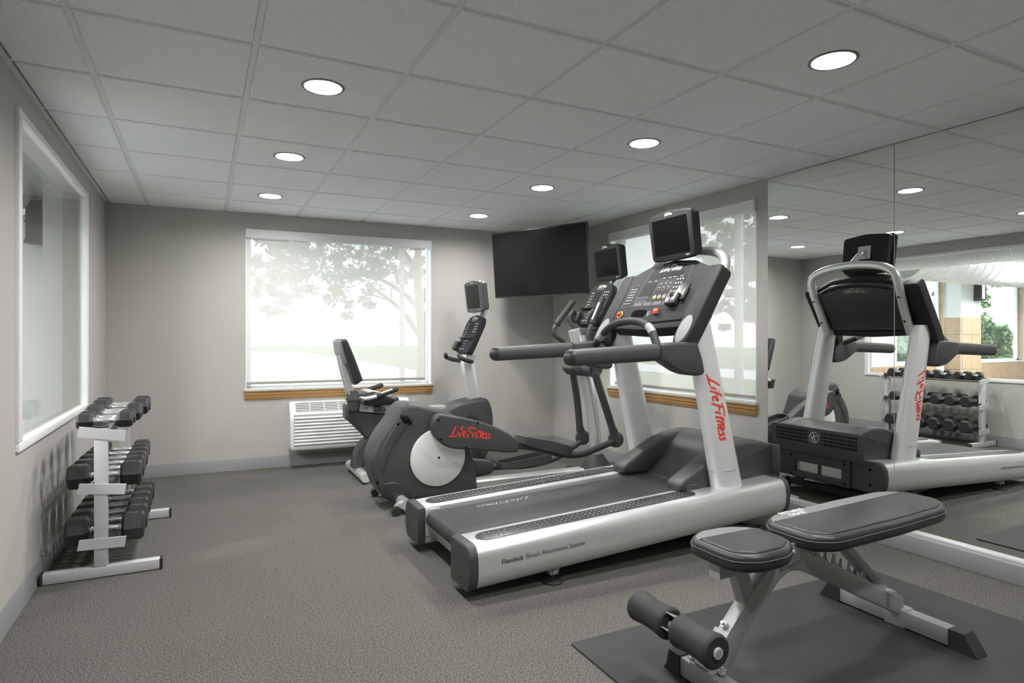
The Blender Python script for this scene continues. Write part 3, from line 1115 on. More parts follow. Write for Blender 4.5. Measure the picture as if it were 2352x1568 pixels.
# ================================================================== TELEVISION
def television():
    # hung across the far right corner, tipped a little forward
    c = Vector((2.905, 5.245, 1.935))
    w, h = 1.12, 0.66
    along = Vector((0.437, -0.9, 0)).normalized()
    back0 = Vector((0.9, 0.437, 0)).normalized()
    th = R(5.5)
    up = (Vector((0, 0, 1)) * math.cos(th) - back0 * math.sin(th)).normalized()
    back = along.cross(up)
    if back.dot(back0) < 0:
        back = -back
    f = lambda p, q, t: c + along * p + up * q + back * t
    t = thing('television', c, 'large black flat television hung across the corner by the side window', 'television')
    rect = lambda a, b: [(-a, -b), (a, -b), (a, b), (-a, b)]
    build('housing', [prism(soften(rect(w / 2, h / 2), 0.008), 0, 0.03, 0.003, f=f), prism(soften(rect(w * 0.36, h * 0.32), 0.02), 0.03, 0.062, 0.008, f=f)], M['blacksmooth'], t)
    build('screen', prism(rect(w / 2 - 0.010, h / 2 - 0.012), -0.0015, 0.004, 0, f=f), M['tvscreen'], t, flat=True)
    build('bezel', [prism(rect(w / 2 - 0.02, 0.005), -0.003, 0.004, 0, f=lambda p, q, tt: f(p, q - h / 2 + 0.007, tt))], M['blacksmooth'], t)
    w0 = c + back * 0.06
    corner = Vector((3.50, 6.02, 1.94))
    build('wall_bracket', [tube([w0, w0 * 0.35 + Vector((3.35, 5.55, 1.94)) * 0.65, (3.535, 5.62, 1.94)], 0.022, 10), rbox((3.538, 5.62, 1.94), (0.02, 0.22, 0.25), 0.004)], M['dark'], t)


television()


# ================================================================== AIR CONDITIONER UNDER THE BACK WINDOW
def air_conditioner():
    A, B = BL, BR
    s0, s1 = 1.458, 2.60
    z0, z1, dep = 0.165, 0.605, 0.205
    d, n, L = wall_frame(A, B)
    mtx = Matrix(((d.x, n.x, 0, A.x), (d.y, n.y, 0, A.y), (0, 0, 1, 0), (0, 0, 0, 1)))
    p = A + d * ((s0 + s1) / 2)
    t = thing('air_conditioner', (p.x, p.y, z0), 'white through-wall air conditioner with louvered front beneath the back window', 'air conditioner')
    # side profile in (depth, z): sloping top at the front carries the outlet grille
    prof = soften([(0.0, z0), (dep - 0.02, z0), (dep, z0 + 0.03), (dep, z1 - 0.14), (dep - 0.035, z1 - 0.10), (0.045, z1), (0.0, z1)], 0.018)
    build('cabinet', xf(prism(prof, s0, s1, 0.02, f=lambda a, b, tt: (tt, a, b)), mtx), M['whiteplastic'], t)
    L1 = []
    for k in range(9):
        z = z0 + 0.055 + k * 0.030
        L1.append(None)
        build('louver', xf(prism([(dep - 0.006, z), (dep + 0.006, z), (dep + 0.015, z + 0.007), (dep + 0.011, z + 0.016), (dep - 0.006, z + 0.024)], s0 + 0.035, s1 - 0.03, 0.0, f=lambda a, b, tt: (tt, a, b)), mtx), M['whiteplastic'], t)
    build('louver_shade_sheet', xf(bx(s0 + 0.03, s1 - 0.025, dep - 0.01, dep + 0.003, z0 + 0.045, z0 + 0.335), mtx), M['acgap2'], t, flat=True)
    # outlet grille on the slope
    P0, P1 = Vector((0, dep - 0.045, z1 - 0.092)), Vector((0, 0.056, z1 - 0.002))
    sl = (P1 - P0)
    nn = Vector((0, -sl.z, sl.y)).normalized()
    nn = nn if nn.z > 0 else -nn
    ga, gb = s0 + 0.05, s0 + 0.86
    q = lambda s, k, h: (s, (P0 + sl * k + nn * h).y, (P0 + sl * k + nn * h).z)
    quad = lambda a, b, k0, k1, h: ([Vector(q(a, k0, h)), Vector(q(b, k0, h)), Vector(q(b, k1, h)), Vector(q(a, k1, h)), Vector(q(a, k0, h - 0.012)), Vector(q(b, k0, h - 0.012)), Vector(q(b, k1, h - 0.012)), Vector(q(a, k1, h - 0.012))],
                                    [[0, 1, 2, 3], [4, 5, 6, 7], [0, 1, 5, 4], [1, 2, 6, 5], [2, 3, 7, 6], [3, 0, 4, 7]])
    build('outlet_shade_sheet', xf(quad(ga, gb, 0.08, 0.95, 0.003), mtx), M['acgap'], t, flat=True)
    for k in range(6):
        a = 0.10 + k * 0.15
        build('outlet_slat', xf(quad(ga, gb, a, a + 0.060, 0.0055), mtx), M['whiteplastic'], t, flat=True)
    build('grille_divider', [xf(quad(ga + 0.13 * k - 0.003, ga + 0.13 * k + 0.003, 0.06, 0.97, 0.0065), mtx) for k in range(0, 7)], M['whiteplastic'], t, flat=True)
    build('control_panel', [xf(quad(gb + 0.06, s1 - 0.05, 0.15, 0.9, 0.004), mtx)], M['white'], t, flat=True)


air_conditioner()


# ================================================================== DUMBBELL RACK
def rack():
    cx, y0, y1 = -0.447, 3.745, 4.785
    t = thing('dumbbell_rack', (cx, (y0 + y1) / 2, 0), 'light grey steel dumbbell rack with three shelves standing against the left wall', 'rack')
    for y in (y0, y1):
        f = build('foot', rbox((-0.447, y, 0.029), (0.50, 0.052, 0.052), 0.004), M['rackgrey'], t)
        for sx in (-0.702, -0.192):
            build('end_cap', rbox((sx, y, 0.029), (0.014, 0.056, 0.057), 0.004), M['rubber'], f)
        u = build('upright', rbox((-0.457, y, 0.055 + 0.35), (0.058, 0.050, 0.70), 0.004), M['rackgrey'], t)
        build('top_cap', rbox((-0.457, y, 0.757), (0.060, 0.052, 0.008), 0.003), M['rubber'], u)
        for z in (0.715, 0.432, 0.150):
            sgn = -1 if y == y0 else 1
            dr = {0.715: 0.034, 0.432: 0.022, 0.150: 0.006}[z]
            o = [(-0.556, z), (-0.354, z - dr), (-0.346, z + 0.052 - dr), (-0.546, z + 0.052)]
            build('shelf_bracket', prism(o, y - 0.030 + (0 if sgn < 0 else 0.048), y - 0.018 + (0 if sgn < 0 else 0.048), 0.001), M['rackgrey'], t, flat=True)
    for z in (0.742, 0.458, 0.178):
        for x in (-0.482, -0.412):
            L = [(-0.010, 0.0), (0.016, 0.0), (0.016, 0.004), (-0.006, 0.004), (-0.006, 0.035), (-0.010, 0.035)]
            L = L if x < -0.45 else [(-a, b) for a, b in L]
            build('shelf_rail', prism([(x + a, z + b - 0.012) for a, b in L], y0 - 0.02, y1 + 0.02, 0.0), M['dark'], t, flat=True)
    build('rail_bolt', [disc((x, y, z), (0, 0, -1), 0.009, 0.008, 8) for x in (-0.482, -0.412) for y in (y0 - 0.012, y1 + 0.012) for z in (0.732, 0.448, 0.168)], M['dark'], t)


rack()


def dumbbell(c, L, rad, grip_r, name_label):
    t = thing('dumbbell', c, name_label, 'dumbbell', 'hexagonal dumbbells on the rack')
    x, y, z = c
    hl = L * 0.29
    for s in (-1, 1):
        secs = []
        a = x + s * L / 2
        b = a - s * hl
        for q, k in ((a, 0.80), (a - s * 0.012, 1.0), (b + s * 0.014, 1.0), (b, 0.78)):
            secs.append([(q, y + rad * k * math.cos(R(30 + 60 * i + 30)), z + rad * k * math.sin(R(30 + 60 * i + 30))) for i in range(6)])
        o = build('head', loft(secs), M['rubber_hex'], t, ang=10)
        lx = (a + b) / 2
        build('weight_mark', rbox((lx, y - rad * 0.07, z + rad * 0.866 + 0.0004), (hl * 0.42, rad * 0.30, 0.0015), 0.0005), M['hexmark'], o)
    g = L / 2 - hl + 0.004
    prof = [(grip_r * 0.8, -g), (grip_r * 1.12, -g + 0.004), (grip_r * 1.12, -g + 0.016), (grip_r * 0.85, -g + 0.020), (grip_r * 0.95, -g * 0.55), (grip_r * 1.12, 0),
            (grip_r * 0.95, g * 0.55), (grip_r * 0.85, g - 0.020), (grip_r * 1.12, g - 0.016), (grip_r * 1.12, g - 0.004), (grip_r * 0.8, g)]
    build('handle', lathe(prof, c, (1, 0, 0), 14), M['chrome'], t)
    return t


M['rubber_hex'] = mat('hex_rubber', (0.024, 0.024, 0.025), 0.42, spec=0.45, bump=(500, 0.15, 0.001))
M['hexmark'] = mat('embossed_rubber_mark', (0.075, 0.075, 0.075), 0.5)
ORD = ['nearest', 'second from the near end', 'third from the near end', 'third from the far end', 'second from the far end', 'farthest']
for shelf, z, ysl, Ls, rads in (('top shelf', 0.765, [3.815, 3.935, 4.14, 4.26, 4.50, 4.655], [0.245, 0.25, 0.265, 0.27, 0.29, 0.295], [0.044, 0.045, 0.050, 0.051, 0.056, 0.057]),
                                ('middle shelf', 0.481, [3.835, 3.995, 4.155, 4.315, 4.475, 4.635], [0.325, 0.32, 0.315, 0.31, 0.30, 0.295], [0.068, 0.067, 0.066, 0.064, 0.061, 0.060]),
                                ('bottom shelf', 0.201, [3.835, 4.000, 4.165, 4.330, 4.495, 4.660], [0.345, 0.345, 0.34, 0.34, 0.33, 0.33], [0.077, 0.077, 0.075, 0.075, 0.072, 0.072])):
    for i in range(6):
        gr = 0.0155
        jx = random.uniform(-0.003, 0.003)
        dumbbell((-0.447 + jx, ysl[i], z + gr * 1.13), Ls[i], rads[i], gr,
                 '%s black hex dumbbell on the %s of the rack' % (ORD[i], shelf))


# ================================================================== SHARED CONSOLE PARTS FOR THE MACHINES
def frame_fn(o, u, v, n):
    o, u, v, n = Vector(o), Vector(u).normalized(), Vector(v).normalized(), Vector(n).normalized()
    return lambda p, q, t=0.0: o + u * p + v * q + n * t


def monitor(root, x, yc, zc, w, h, depth, tilt, mark='HDTV', body='consoleblack'):
    """small screen facing -x; tilt leans the top towards the user"""
    v = Vector((-math.sin(tilt), 0, math.cos(tilt)))
    u = Vector((0, -1, 0))
    n = Vector((-math.cos(tilt), 0, -math.sin(tilt)))
    f = frame_fn((x, yc, zc), u, v, n)
    a, b = w / 2, h / 2
    o = soften([(-a * 0.97, -b), (0, -b * 1.06), (a * 0.97, -b), (a, b * 0.93), (0, b * 1.07), (-a, b * 0.93)], 0.03, 5)
    m = build('monitor', [prism(o, -depth * 0.42, 0.0, 0.010, f=f), prism([(p[0] * 0.93, p[1] * 0.93) for p in o], -depth, -depth * 0.40, 0.014, f=f)], M[body], root)
    sw, sh = a * 0.80, b * 0.74
    build('screen', prism(soften([(-sw, -sh - b * 0.02), (sw, -sh - b * 0.02), (sw, sh), (-sw, sh)], 0.006), -0.004, 0.0012, 0.0, f=f), M['screen'], m, flat=True)
    g = script_geo(b * 0.115, 0.16)
    g = lay(g, lambda s, q: f(s - b * 0.24, q + b * 0.855, 0.0012))
    build('logo', g, M['print'], m, flat=True)
    if mark:
        g = font_geo(mark, b * 0.085, True)
        build('lettering', lay(g, lambda s, q: f(s + a * 0.60, q - b * 0.90, 0.0012)), M['print'], m, flat=True)
    return m, f


def keys(f, pts, w, h, t=0.0012):
    return [prism([(p - w / 2, q - h / 2), (p + w / 2, q - h / 2), (p + w / 2, q + h / 2), (p - w / 2, q + h / 2)], 0.0, t, 0.0, f=f) for p, q in pts]


def ring(f, p, q, r, w, t=0.002, n=20):
    V, F = [], []
    for k in range(n):
        a = 2 * math.pi * k / n
        for rr, tt in ((r, t), (r - w, t)):
            V.append(Vector(f(p + rr * math.cos(a), q + rr * math.sin(a), tt)))
    for k in range(n):
        a, b = 2 * k, 2 * ((k + 1) % n)
        F.append([a, b, b + 1, a + 1])
    return V, F


def outline(f, o, w, t=0.0015, closed=True):
    """thin printed line along a 2D outline"""
    V, F = [], []
    i2 = inset(o, w) if area2(o) > 0 else inset(o, -w)
    n = len(o)
    for a, b in zip(o, i2):
        V += [Vector(f(a[0], a[1], t)), Vector(f(b[0], b[1], t))]
    for k in range(n if closed else n - 1):
        a, b = 2 * k, 2 * ((k + 1) % n)
        F.append([a, b, b + 1, a + 1])
    return V, F


def dome(f, p, q, r, h, t0=0.0):
    n = 20
    secs = []
    for rr, tt in ((r, t0), (r, t0 + h * 0.6), (r * 0.8, t0 + h * 0.93), (r * 0.4, t0 + h)):
        secs.append([f(p + rr * math.cos(2 * math.pi * k / n), q + rr * math.sin(2 * math.pi * k / n), tt) for k in range(n)])
    return loft(secs)


# ================================================================== TREADMILL
def treadmill():
    X0, X1 = 1.085, 3.165
    yn, yf = 2.585, 3.575                  # outer faces of the two side rails
    ymid = (yn + yf) / 2
    inc = 0.050
    dz = lambda x: inc * (x - 1.12)         # the deck is raised at the front
    t = thing('treadmill', (2.0, ymid, 0), 'silver and black treadmill with screen standing before the mirror', 'treadmill')
    sec = [(0.238, 0.252), (0.045, 0.256), (0.022, 0.246), (0.006, 0.215), (0.0, 0.165), (0.002, 0.120), (0.012, 0.085), (0.032, 0.058), (0.055, 0.048), (0.238, 0.050)]
    secs_s = soften(sec, 0.012, 2)

    def rail_sec(x, side, k=0.0, cut=False):
        out = []
        for a, z in (inset(secs_s, -k) if k else secs_s):
            y = yn + a if side < 0 else yf - a
            out.append((x, y, z + dz(x)))
        return out
    if area2(secs_s) < 0:
        secs_s.reverse()
    for side in (-1, 1):
        r_ = build('side_rail', loft([rail_sec(x, side) for x in (1.12, 1.6, 2.2, 2.7, 3.135)]), M['silver'], t)
        c1 = build('rear_cap', loft([rail_sec(1.078, side, -0.004), rail_sec(1.084, side, 0.003), rail_sec(1.122, side, 0.004)]), M['black'], t)
        build('screw', [disc((1.079, (yn + 0.11) if side < 0 else (yf - 0.11), z), (-1, 0, 0), 0.007, 0.003, 10) for z in (0.10, 0.205)], M['dark'], c1)
        c2 = build('front_cap', loft([rail_sec(3.130, side, 0.004), rail_sec(3.160, side, 0.003), rail_sec(3.168, side, -0.004)]), M['black'], t)
        build('screw', [disc((3.168, (yn + 0.10) if side < 0 else (yf - 0.10), z + dz(3.16)), (1, 0, 0), 0.010, 0.003, 10) for z in (0.10, 0.205)], M['screen'], c2)
        yc = (yn + 0.128) if side < 0 else (yf - 0.128)
        fz = lambda p, q, tt: (p, q, tt + dz(p))
        pad = build('foot_pad', prism(capsule2(1.165, 2.515, yc, 0.058, 10), 0.2515, 0.258, 0.002, f=fz), M['blacksmooth'], t)
        nubs = []
        for i in range(44):
            for j in range(3):
                x = 1.215 + i * 0.0285
                y = yc + (j - 1) * 0.030
                h = 0.258 + dz(x)
                nubs.append(([Vector((x - 0.007, y - 0.007, h)), Vector((x + 0.007, y - 0.007, h)), Vector((x + 0.007, y + 0.007, h)), Vector((x - 0.007, y + 0.007, h)),
                              Vector((x - 0.003, y - 0.003, h + 0.0035)), Vector((x + 0.003, y - 0.003, h + 0.0035)), Vector((x + 0.003, y + 0.003, h + 0.0035)), Vector((x - 0.003, y + 0.003, h + 0.0035))],
                             [[4, 5, 6, 7], [0, 1, 5, 4], [1, 2, 6, 5], [2, 3, 7, 6], [3, 0, 4, 7]]))
        nb = build('grip_nubs', nubs, M['nub'], pad, ang=80)
        nb['kind'] = 'stuff'
        # printed name along the rail
        if side < 0:
            def on_rail(u, v):
                z = 0.156 + v
                y = 0.0
                P = [(0.0, 0.165), (0.002, 0.120), (0.012, 0.085)]
                if z >= 0.165:
                    y = 0.006 * ((z - 0.165) / 0.05)
                elif z >= 0.12:
                    y = 0.002 * (0.165 - z) / 0.045
                else:
                    y = 0.002 + 0.010 * (0.12 - z) / 0.035
                x = 1.240 + u
                return (x, yn + y - 0.0009, z + dz(x))
            a = font_geo('Flexdeck', 0.0315, True)
            wA = max(v.x for v in a[0])
            b = font_geo('Shock Absorption System', 0.0315)
            b = ([v + Vector((wA + 0.012, 0, 0)) for v in b[0]], b[1])
            build('lettering', lay(a, on_rail), M['greyprint'], r_, flat=True)
            build('lettering', lay(b, on_rail), M['greyprint'], r_, flat=True)

    # deck, belt and rear roller
    yb0, yb1 = yn + 0.262, yf - 0.262
    bs = lambda x, z0, z1: [(x, yb0, z0 + dz(x)), (x, yb1, z0 + dz(x)), (x, yb1, z1 + dz(x)), (x, yb0, z1 + dz(x))]
    prof = []
    for k in range(9):
        a = math.pi / 2 + math.pi * k / 8
        prof.append((1.165 + 0.046 * math.cos(a), 0.190 + 0.046 * math.sin(a)))
    prof += [(2.80, 0.144), (2.80, 0.236)]
    belt = build('running_belt', prism(prof[::-1], yb0, yb1, 0.0, f=lambda p, q, tt: (p, tt, q + dz(p))), M['belt'], t)
    build('belt_edge', [prism([(1.20, 0.2365), (2.75, 0.2365), (2.75, 0.2375), (1.20, 0.2375)], y, y + 0.004, 0.0, f=lambda p, q, tt: (p, tt, q + dz(p))) for y in (yb0 + 0.004, yb1 - 0.008)], M['dimprint'], belt, flat=True)
    g = script_geo(0.052, 0.10)
    # the printed name on the belt is read from the front end
    build('logo', lay(g, lambda u, v: (1.74 - u * 1.6, yb1 - 0.062 - v * 0.9, 0.2372 + dz(1.74 - u * 1.6))), M['dimprint'], belt, flat=True)
    rl = build('rear_roller', tube([(1.165, yn + 0.240, 0.190), (1.165, yf - 0.240, 0.190)], 0.036, 16), M['dark'], t)
    build('deck', [loft([bs(1.21, 0.150, 0.228), bs(2.9, 0.150, 0.228)]), loft([[(x, y, z + dz(x)) for y, z in ((yn + 0.236, 0.15), (yf - 0.236, 0.15), (yf - 0.236, 0.215), (yn + 0.236, 0.215))] for x in (1.25, 2.9)])], M['dark'], t)
    build('rear_crossmember', rbox((1.215, ymid, 0.098), (0.05, 0.54, 0.075), 0.006), M['silver'], t)
    build('roller_bracket', [rbox((1.165, y, 0.17), (0.085, 0.010, 0.15), 0.003) for y in (yn + 0.243, yf - 0.243)], M['silver'], t)

    # motor cover
    prof_m = spline([(2.595, 0, 0.300), (2.68, 0, 0.335), (2.78, 0, 0.425), (2.87, 0, 0.525), (2.95, 0, 0.568), (3.06, 0, 0.572), (3.205, 0, 0.545)], 4)
    om = [(p.x, p.z) for p in prof_m] + [(3.205, 0.335), (2.60, 0.285)]
    cover = [prism(soften(om, 0.006, 2), yn + 0.262, yf - 0.262, 0.004)]
    for side in (-1, 1):
        ow = spline([(2.452, 0, 0.325), (2.462, 0, 0.372), (2.56, 0, 0.425), (2.70, 0, 0.497), (2.83, 0, 0.548), (2.95, 0, 0.572), (3.06, 0, 0.574), (3.205, 0, 0.545)], 4)
        ow = [(p.x, p.z) for p in ow] + [(3.205, 0.345), (2.5, 0.310)]
        y0 = yn + 0.165 if side < 0 else yf - 0.165 - 0.125
        cover.append(prism(soften(ow, 0.008, 2), y0, y0 + 0.125, 0.022))
    cv = build('motor_cover', cover, M['black'], t)
    build('warning_label', [lay(font_geo(s, 0.013), lambda u, v, k=k: (2.515 + u, yn + 0.164, 0.352 - k * 0.016 + v)) for k, s in enumerate(('WARNING', 'keep clear'))][:1], M['dimprint'], cv, flat=True)
    # front face of the cover and the crossbar plate, seen in the mirror
    build('front_grille', [rbox((3.208, ymid, 0.445), (0.012, 0.76, 0.195), 0.006)], M['black'], t)
    holes = []
    for r_ in range(4):
        for k in range(36):
            y = yn + 0.17 + k * 0.0185
            if abs(y - ymid) < 0.055:
                continue
            holes.append(bx(3.2135, 3.2150, y - 0.005, y + 0.005, 0.425 + r_ * 0.026, 0.441 + r_ * 0.026))
    vh = build('vent_slots', holes, M['screen'], t, flat=True)
    vh['kind'] = 'stuff'
    f = frame_fn((3.2150, ymid, 0.475), (0, 1, 0), (0, 0, 1), (1, 0, 0))
    em = [ring(f, 0, 0, 0.040, 0.004, 0.001, 28)]
    for s in ([(0.012, 0.036), (-0.004, -0.006), (0.02, -0.012)], [(-0.004, 0.014), (-0.024, 0.012)], [(0.020, 0.002), (-0.002, -0.002), (-0.016, -0.034)], [(0.03, 0.016), (0.004, -0.03)]):
        P = [Vector((*q, 0)) for q in s]
        V, F = [], []
        for i, p in enumerate(P):
            tn = (P[min(i + 1, len(P) - 1)] - P[max(i - 1, 0)]).normalized()
            nn = Vector((-tn.y, tn.x, 0)) * 0.003
            V += [Vector(f(p.x + nn.x, p.y + nn.y, 0.001)), Vector(f(p.x - nn.x, p.y - nn.y, 0.001))]
        for i in range(len(P) - 1):
            F.append([2 * i, 2 * i + 1, 2 * i + 3, 2 * i + 2])
        em.append((V, F))
    build('emblem', em, M['print'], t, flat=True)
    z0 = 0.152
    pl = build('front_plate', [bx(3.150, 3.185, yn + 0.240, yf - 0.240, z0, z0 + 0.045, 0.003), bx(3.150, 3.185, yn + 0.240, yf - 0.240, z0 + 0.120, z0 + 0.192, 0.003),
                               bx(3.150, 3.185, yn + 0.240, yn + 0.300, z0 + 0.04, z0 + 0.125), bx(3.150, 3.185, yf - 0.300, yf - 0.240, z0 + 0.04, z0 + 0.125)], M['black'], t)
    build('frame_member', [bx(3.140, 3.152, yn + 0.29, yf - 0.29, z0 + 0.045, z0 + 0.120)], M['silver'], pl)
    build('divider', [bx(3.150, 3.160, ymid - 0.012, ymid + 0.012, z0 + 0.045, z0 + 0.120)], M['dark'], pl)
    build('screw', [disc((3.185, y, z), (1, 0, 0), 0.009, 0.003, 10) for y in (yn + 0.275, yf - 0.275) for z in (z0 + 0.02, z0 + 0.16)], M['screen'], pl)
    # lift frame under the front end, wheels on the floor
    lf = [sweep([(2.30, y, 0.150), (2.62, y, 0.115), (2.96, y, 0.052)], [(-0.018, -0.022), (0.018, -0.022), (0.018, 0.022), (-0.018, 0.022)]) for y in (yn + 0.10, yf - 0.10)]
    lf += [sweep([(2.62, yn + 0.1, 0.115), (2.62, yf - 0.1, 0.115)], [(-0.02, -0.02), (0.02, -0.02), (0.02, 0.02), (-0.02, 0.02)]),
           sweep([(2.97, yn + 0.08, 0.058), (2.97, yf - 0.08, 0.058)], [(-0.022, -0.022), (0.022, -0.022), (0.022, 0.022), (-0.022, 0.022)])]
    build('lift_frame', lf, M['dark'], t)
    for y in (yn + 0.070, yf - 0.070):
        build('lift_wheel', lathe([(0.012, -0.022), (0.043, -0.022), (0.045, -0.018), (0.045, 0.018), (0.043, 0.022), (0.012, 0.022)], (2.99, y, 0.045), (0, 1, 0), 24), M['rubber'], t)
    # rear levelling feet
    for y in (yn + 0.075, yf - 0.075):
        ft = build('levelling_foot', lathe([(0.050, 0.0), (0.052, 0.006), (0.047, 0.012), (0.020, 0.017), (0.010, 0.02), (0.010, 0.052)], (1.555, y, 0.0), (0, 0, 1), 24), M['rubber'], t)
        build('foot_bracket', [prism([(1.515, 0.085), (1.535, 0.040), (1.575, 0.040), (1.595, 0.085)], y - 0.018, y + 0.018, 0.003), disc((1.555, y - 0.018, 0.058), (0, -1, 0), 0.013, 0.010, 14)], M['steelgrey'], t)

    # uprights
    def upright(side):
        yc = 2.705 if side < 0 else 3.455
        pts = [(2.768, 0.325), (2.690, 0.66), (2.6095, 0.995), (2.560, 1.20), (2.535, 1.30)]
        secs = []
        for (x, z) in pts:
            k = (z - 0.325) / 0.975
            hx, hy_ = 0.102 - 0.020 * k, 0.060 - 0.012 * k
            s = []
            for i in range(28):
                a = 2 * math.pi * i / 28
                ca, sa = math.cos(a), math.sin(a)
                s.append((x + hx * math.copysign(abs(ca) ** 0.85, ca), yc + hy_ * math.copysign(abs(sa) ** 0.72, sa), z))
            secs.append(s)
        u = build('upright', loft(secs), M['pale'], t, ang=60)
        base = []
        for i in range(29):
            a = 2 * math.pi * i / 28
            base.append(Vector((2.768 - 0.027 * 1.0 + 0.1035 * math.cos(a) + 0.0, yc + 0.061 * math.sin(a), 0.438 + 0.004 * math.cos(a))))
        build('base_sleeve_joint', tube(base, 0.0012, 5, caps=False), M['dimprint'], u)
        if side > 0:
            build('set_screw', disc((2.69 + 0.06, yc - 0.052, 0.47), (0, -1, 0), 0.009, 0.004, 12), M['dark'], u)
        if side < 0:
            h = 0.090
            Lc = 4.15 * h

            def on_up(a, b):
                # reads downwards: a runs down the post, b across it (cap tops to the right)
                zz = 0.990 - a
                k = (zz - 0.325) / 0.975
                xc = 2.768 + (0.325 - zz) * 0.2365
                hx, hy_ = 0.102 - 0.020 * k, 0.060 - 0.012 * k
                off = (b - h * 0.5) * 0.86
                u_ = max(-0.97, min(0.97, off / hx))
                ca = math.copysign(abs(u_) ** (1 / 0.85), u_)
                yy = yc - hy_ * (math.sqrt(max(0, 1 - ca * ca)) ** 0.72) - 0.0012
                return (xc + off, yy, zz)
            build('logo', lay(script_geo(h, 0.125), on_up), M['red'], u, flat=True)
    upright(-1)
    upright(1)

    # armrests
    for side in (-1, 1):
        y = 2.662 if side < 0 else 3.480
        xo = 0.0 if side < 0 else -0.035
        P = lambda x, z: (x + xo, y, z)
        oval = [(0.036 * math.cos(2 * math.pi * k / 20), 0.046 * math.copysign(abs(math.sin(2 * math.pi * k / 20)) ** 0.8, math.sin(2 * math.pi * k / 20))) for k in range(20)]
        arm = build('armrest', sweep([P(1.672, 1.108), P(1.95, 1.120), P(2.22, 1.131)], oval, scale=lambda q: 0.94 + 0.09 * q), M['armfoam'], t)
        secs = []
        for k in range(7):
            a = k / 6 * math.pi / 2
            x = 1.672 - 0.052 * math.sin(a)
            s = 0.94 * max(0.06, math.cos(a)) + 0.005
            secs.append([(x + xo, y + p * s, 1.108 - 0.043 * (1.672 - x) + q * s) for p, q in oval])
        build('end_cap', loft(secs), M['blacksmooth'], arm)
        o = [(2.212, 1.176), (2.33, 1.184), (2.463, 1.189), (2.500, 1.10), (2.521, 1.020), (2.505, 1.000), (2.462, 0.996), (2.39, 1.005), (2.335, 1.022), (2.28, 1.052), (2.240, 1.075), (2.212, 1.086)]
        br = build('arm_bracket', prism(soften([(a + xo, b) for a, b in o], 0.012, 2), y - 0.046, y + 0.052, 0.018), M['black'], t)
        build('bracket_collar', sweep([P(2.206, 1.131), P(2.218, 1.1315)], [(p * 1.06, q * 1.06) for p, q in oval]), M['blacksmooth'], br)
    # grab bar between the arms
    gb = spline([(2.238, 2.690, 1.165), (2.256, 2.775, 1.262), (2.276, 2.905, 1.302), (2.285, 3.06, 1.305), (2.29, 3.20, 1.277), (2.31, 3.33, 1.215), (2.35, 3.44, 1.165)], 6)
    g0_ = build('grab_bar', tube(gb, 0.023, 14), M['foam'], t)
    for a_, b_ in ((4, 8), (28, 32)):
        build('pulse_sensor', tube(gb[a_:b_], 0.0242, 14), M['steelgrey'], g0_)

    # console: sloping panel between two pylons
    O = (2.405, ymid, 1.205)
    v = Vector((0.53, 0, 0.848)).normalized()
    n = Vector((-v.z, 0, v.x))
    f = frame_fn(O, (0, -1, 0), v, n)
    W = 0.470                                  # half width
    panel = soften([(-0.335, 0.120), (0, 0.100), (0.335, 0.120), (0.362, 0.49), (0.20, 0.560), (0, 0.582), (-0.20, 0.560), (-0.362, 0.49)], 0.02, 4)
    cs = build('console', [prism(panel, -0.055, 0.012, 0.010, f=f)], M['consoleblack'], t)
    back = soften([(-0.335, 0.13), (0.335, 0.13), (0.355, 0.47), (0.18, 0.540), (0, 0.556), (-0.18, 0.540), (-0.355, 0.47)], 0.03, 4)
    build('console_back', [prism(back, -0.105, -0.05, 0.02, f=f)], M['blacksmooth'], t)
    build('console_visor', [prism(soften([(-0.335, 0.075), (0, 0.058), (0.335, 0.075), (0.335, 0.125), (0, 0.108), (-0.335, 0.125)], 0.008, 2), -0.085, 0.004, 0.008, f=f)], M['overlay'], t)
    for sd in (-1, 1):
        s = sd
        o = [(s * 0.335, 0.0), (s * 0.35, -0.035), (s * 0.385, -0.058), (s * 0.430, -0.050), (s * 0.455, -0.015), (s * 0.462, 0.08), (s * 0.462, 0.30), (s * 0.462, 0.475), (s * 0.448, 0.498), (s * 0.362, 0.500), (s * 0.345, 0.485), (s * 0.335, 0.25)]
        py = build('console_pylon', prism(soften(o, 0.015, 3), -0.075, 0.016, 0.012, f=f), M['consoleblack'], t)
        build('cup_holder_pad', prism([(a * 1.0 + s * 0.397, b + 0.055) for a, b in [(0.047 * math.cos(2 * math.pi * k / 28), 0.092 * math.sin(2 * math.pi * k / 28)) for k in range(28)]], 0.012, 0.0185, 0.002, f=f), M['padgrey'], py)
        # bracing tubes behind the console, joined by the hoop
    hoop = spline([(2.600, ymid + 0.335, 1.24), (2.690, ymid + 0.338, 1.42), (2.765, ymid + 0.346, 1.58), (2.800, ymid + 0.328, 1.682),
                   (2.806, ymid + 0.22, 1.738), (2.800, ymid, 1.762), (2.806, ymid - 0.22, 1.738), (2.800, ymid - 0.328, 1.682), (2.765, ymid - 0.346, 1.58), (2.690, ymid - 0.338, 1.42), (2.600, ymid - 0.335, 1.24)], 7)
    hp = build('hoop', tube(hoop, 0.030, 16), M['silver'], t)
    build('hoop_screw', [disc(hoop[k] + Vector((0.021, 0, -0.015)), (0.8, 0, -0.5), 0.009, 0.010, 10) for k in (4, 11, -5, -12)], M['dark'], hp)
    build('rear_logo', lay(script_geo(0.042, 0.12), lambda a, b: f(0.085 - a, b + 0.475, -0.1062)), M['dimprint'], t, flat=True)
    vs = []
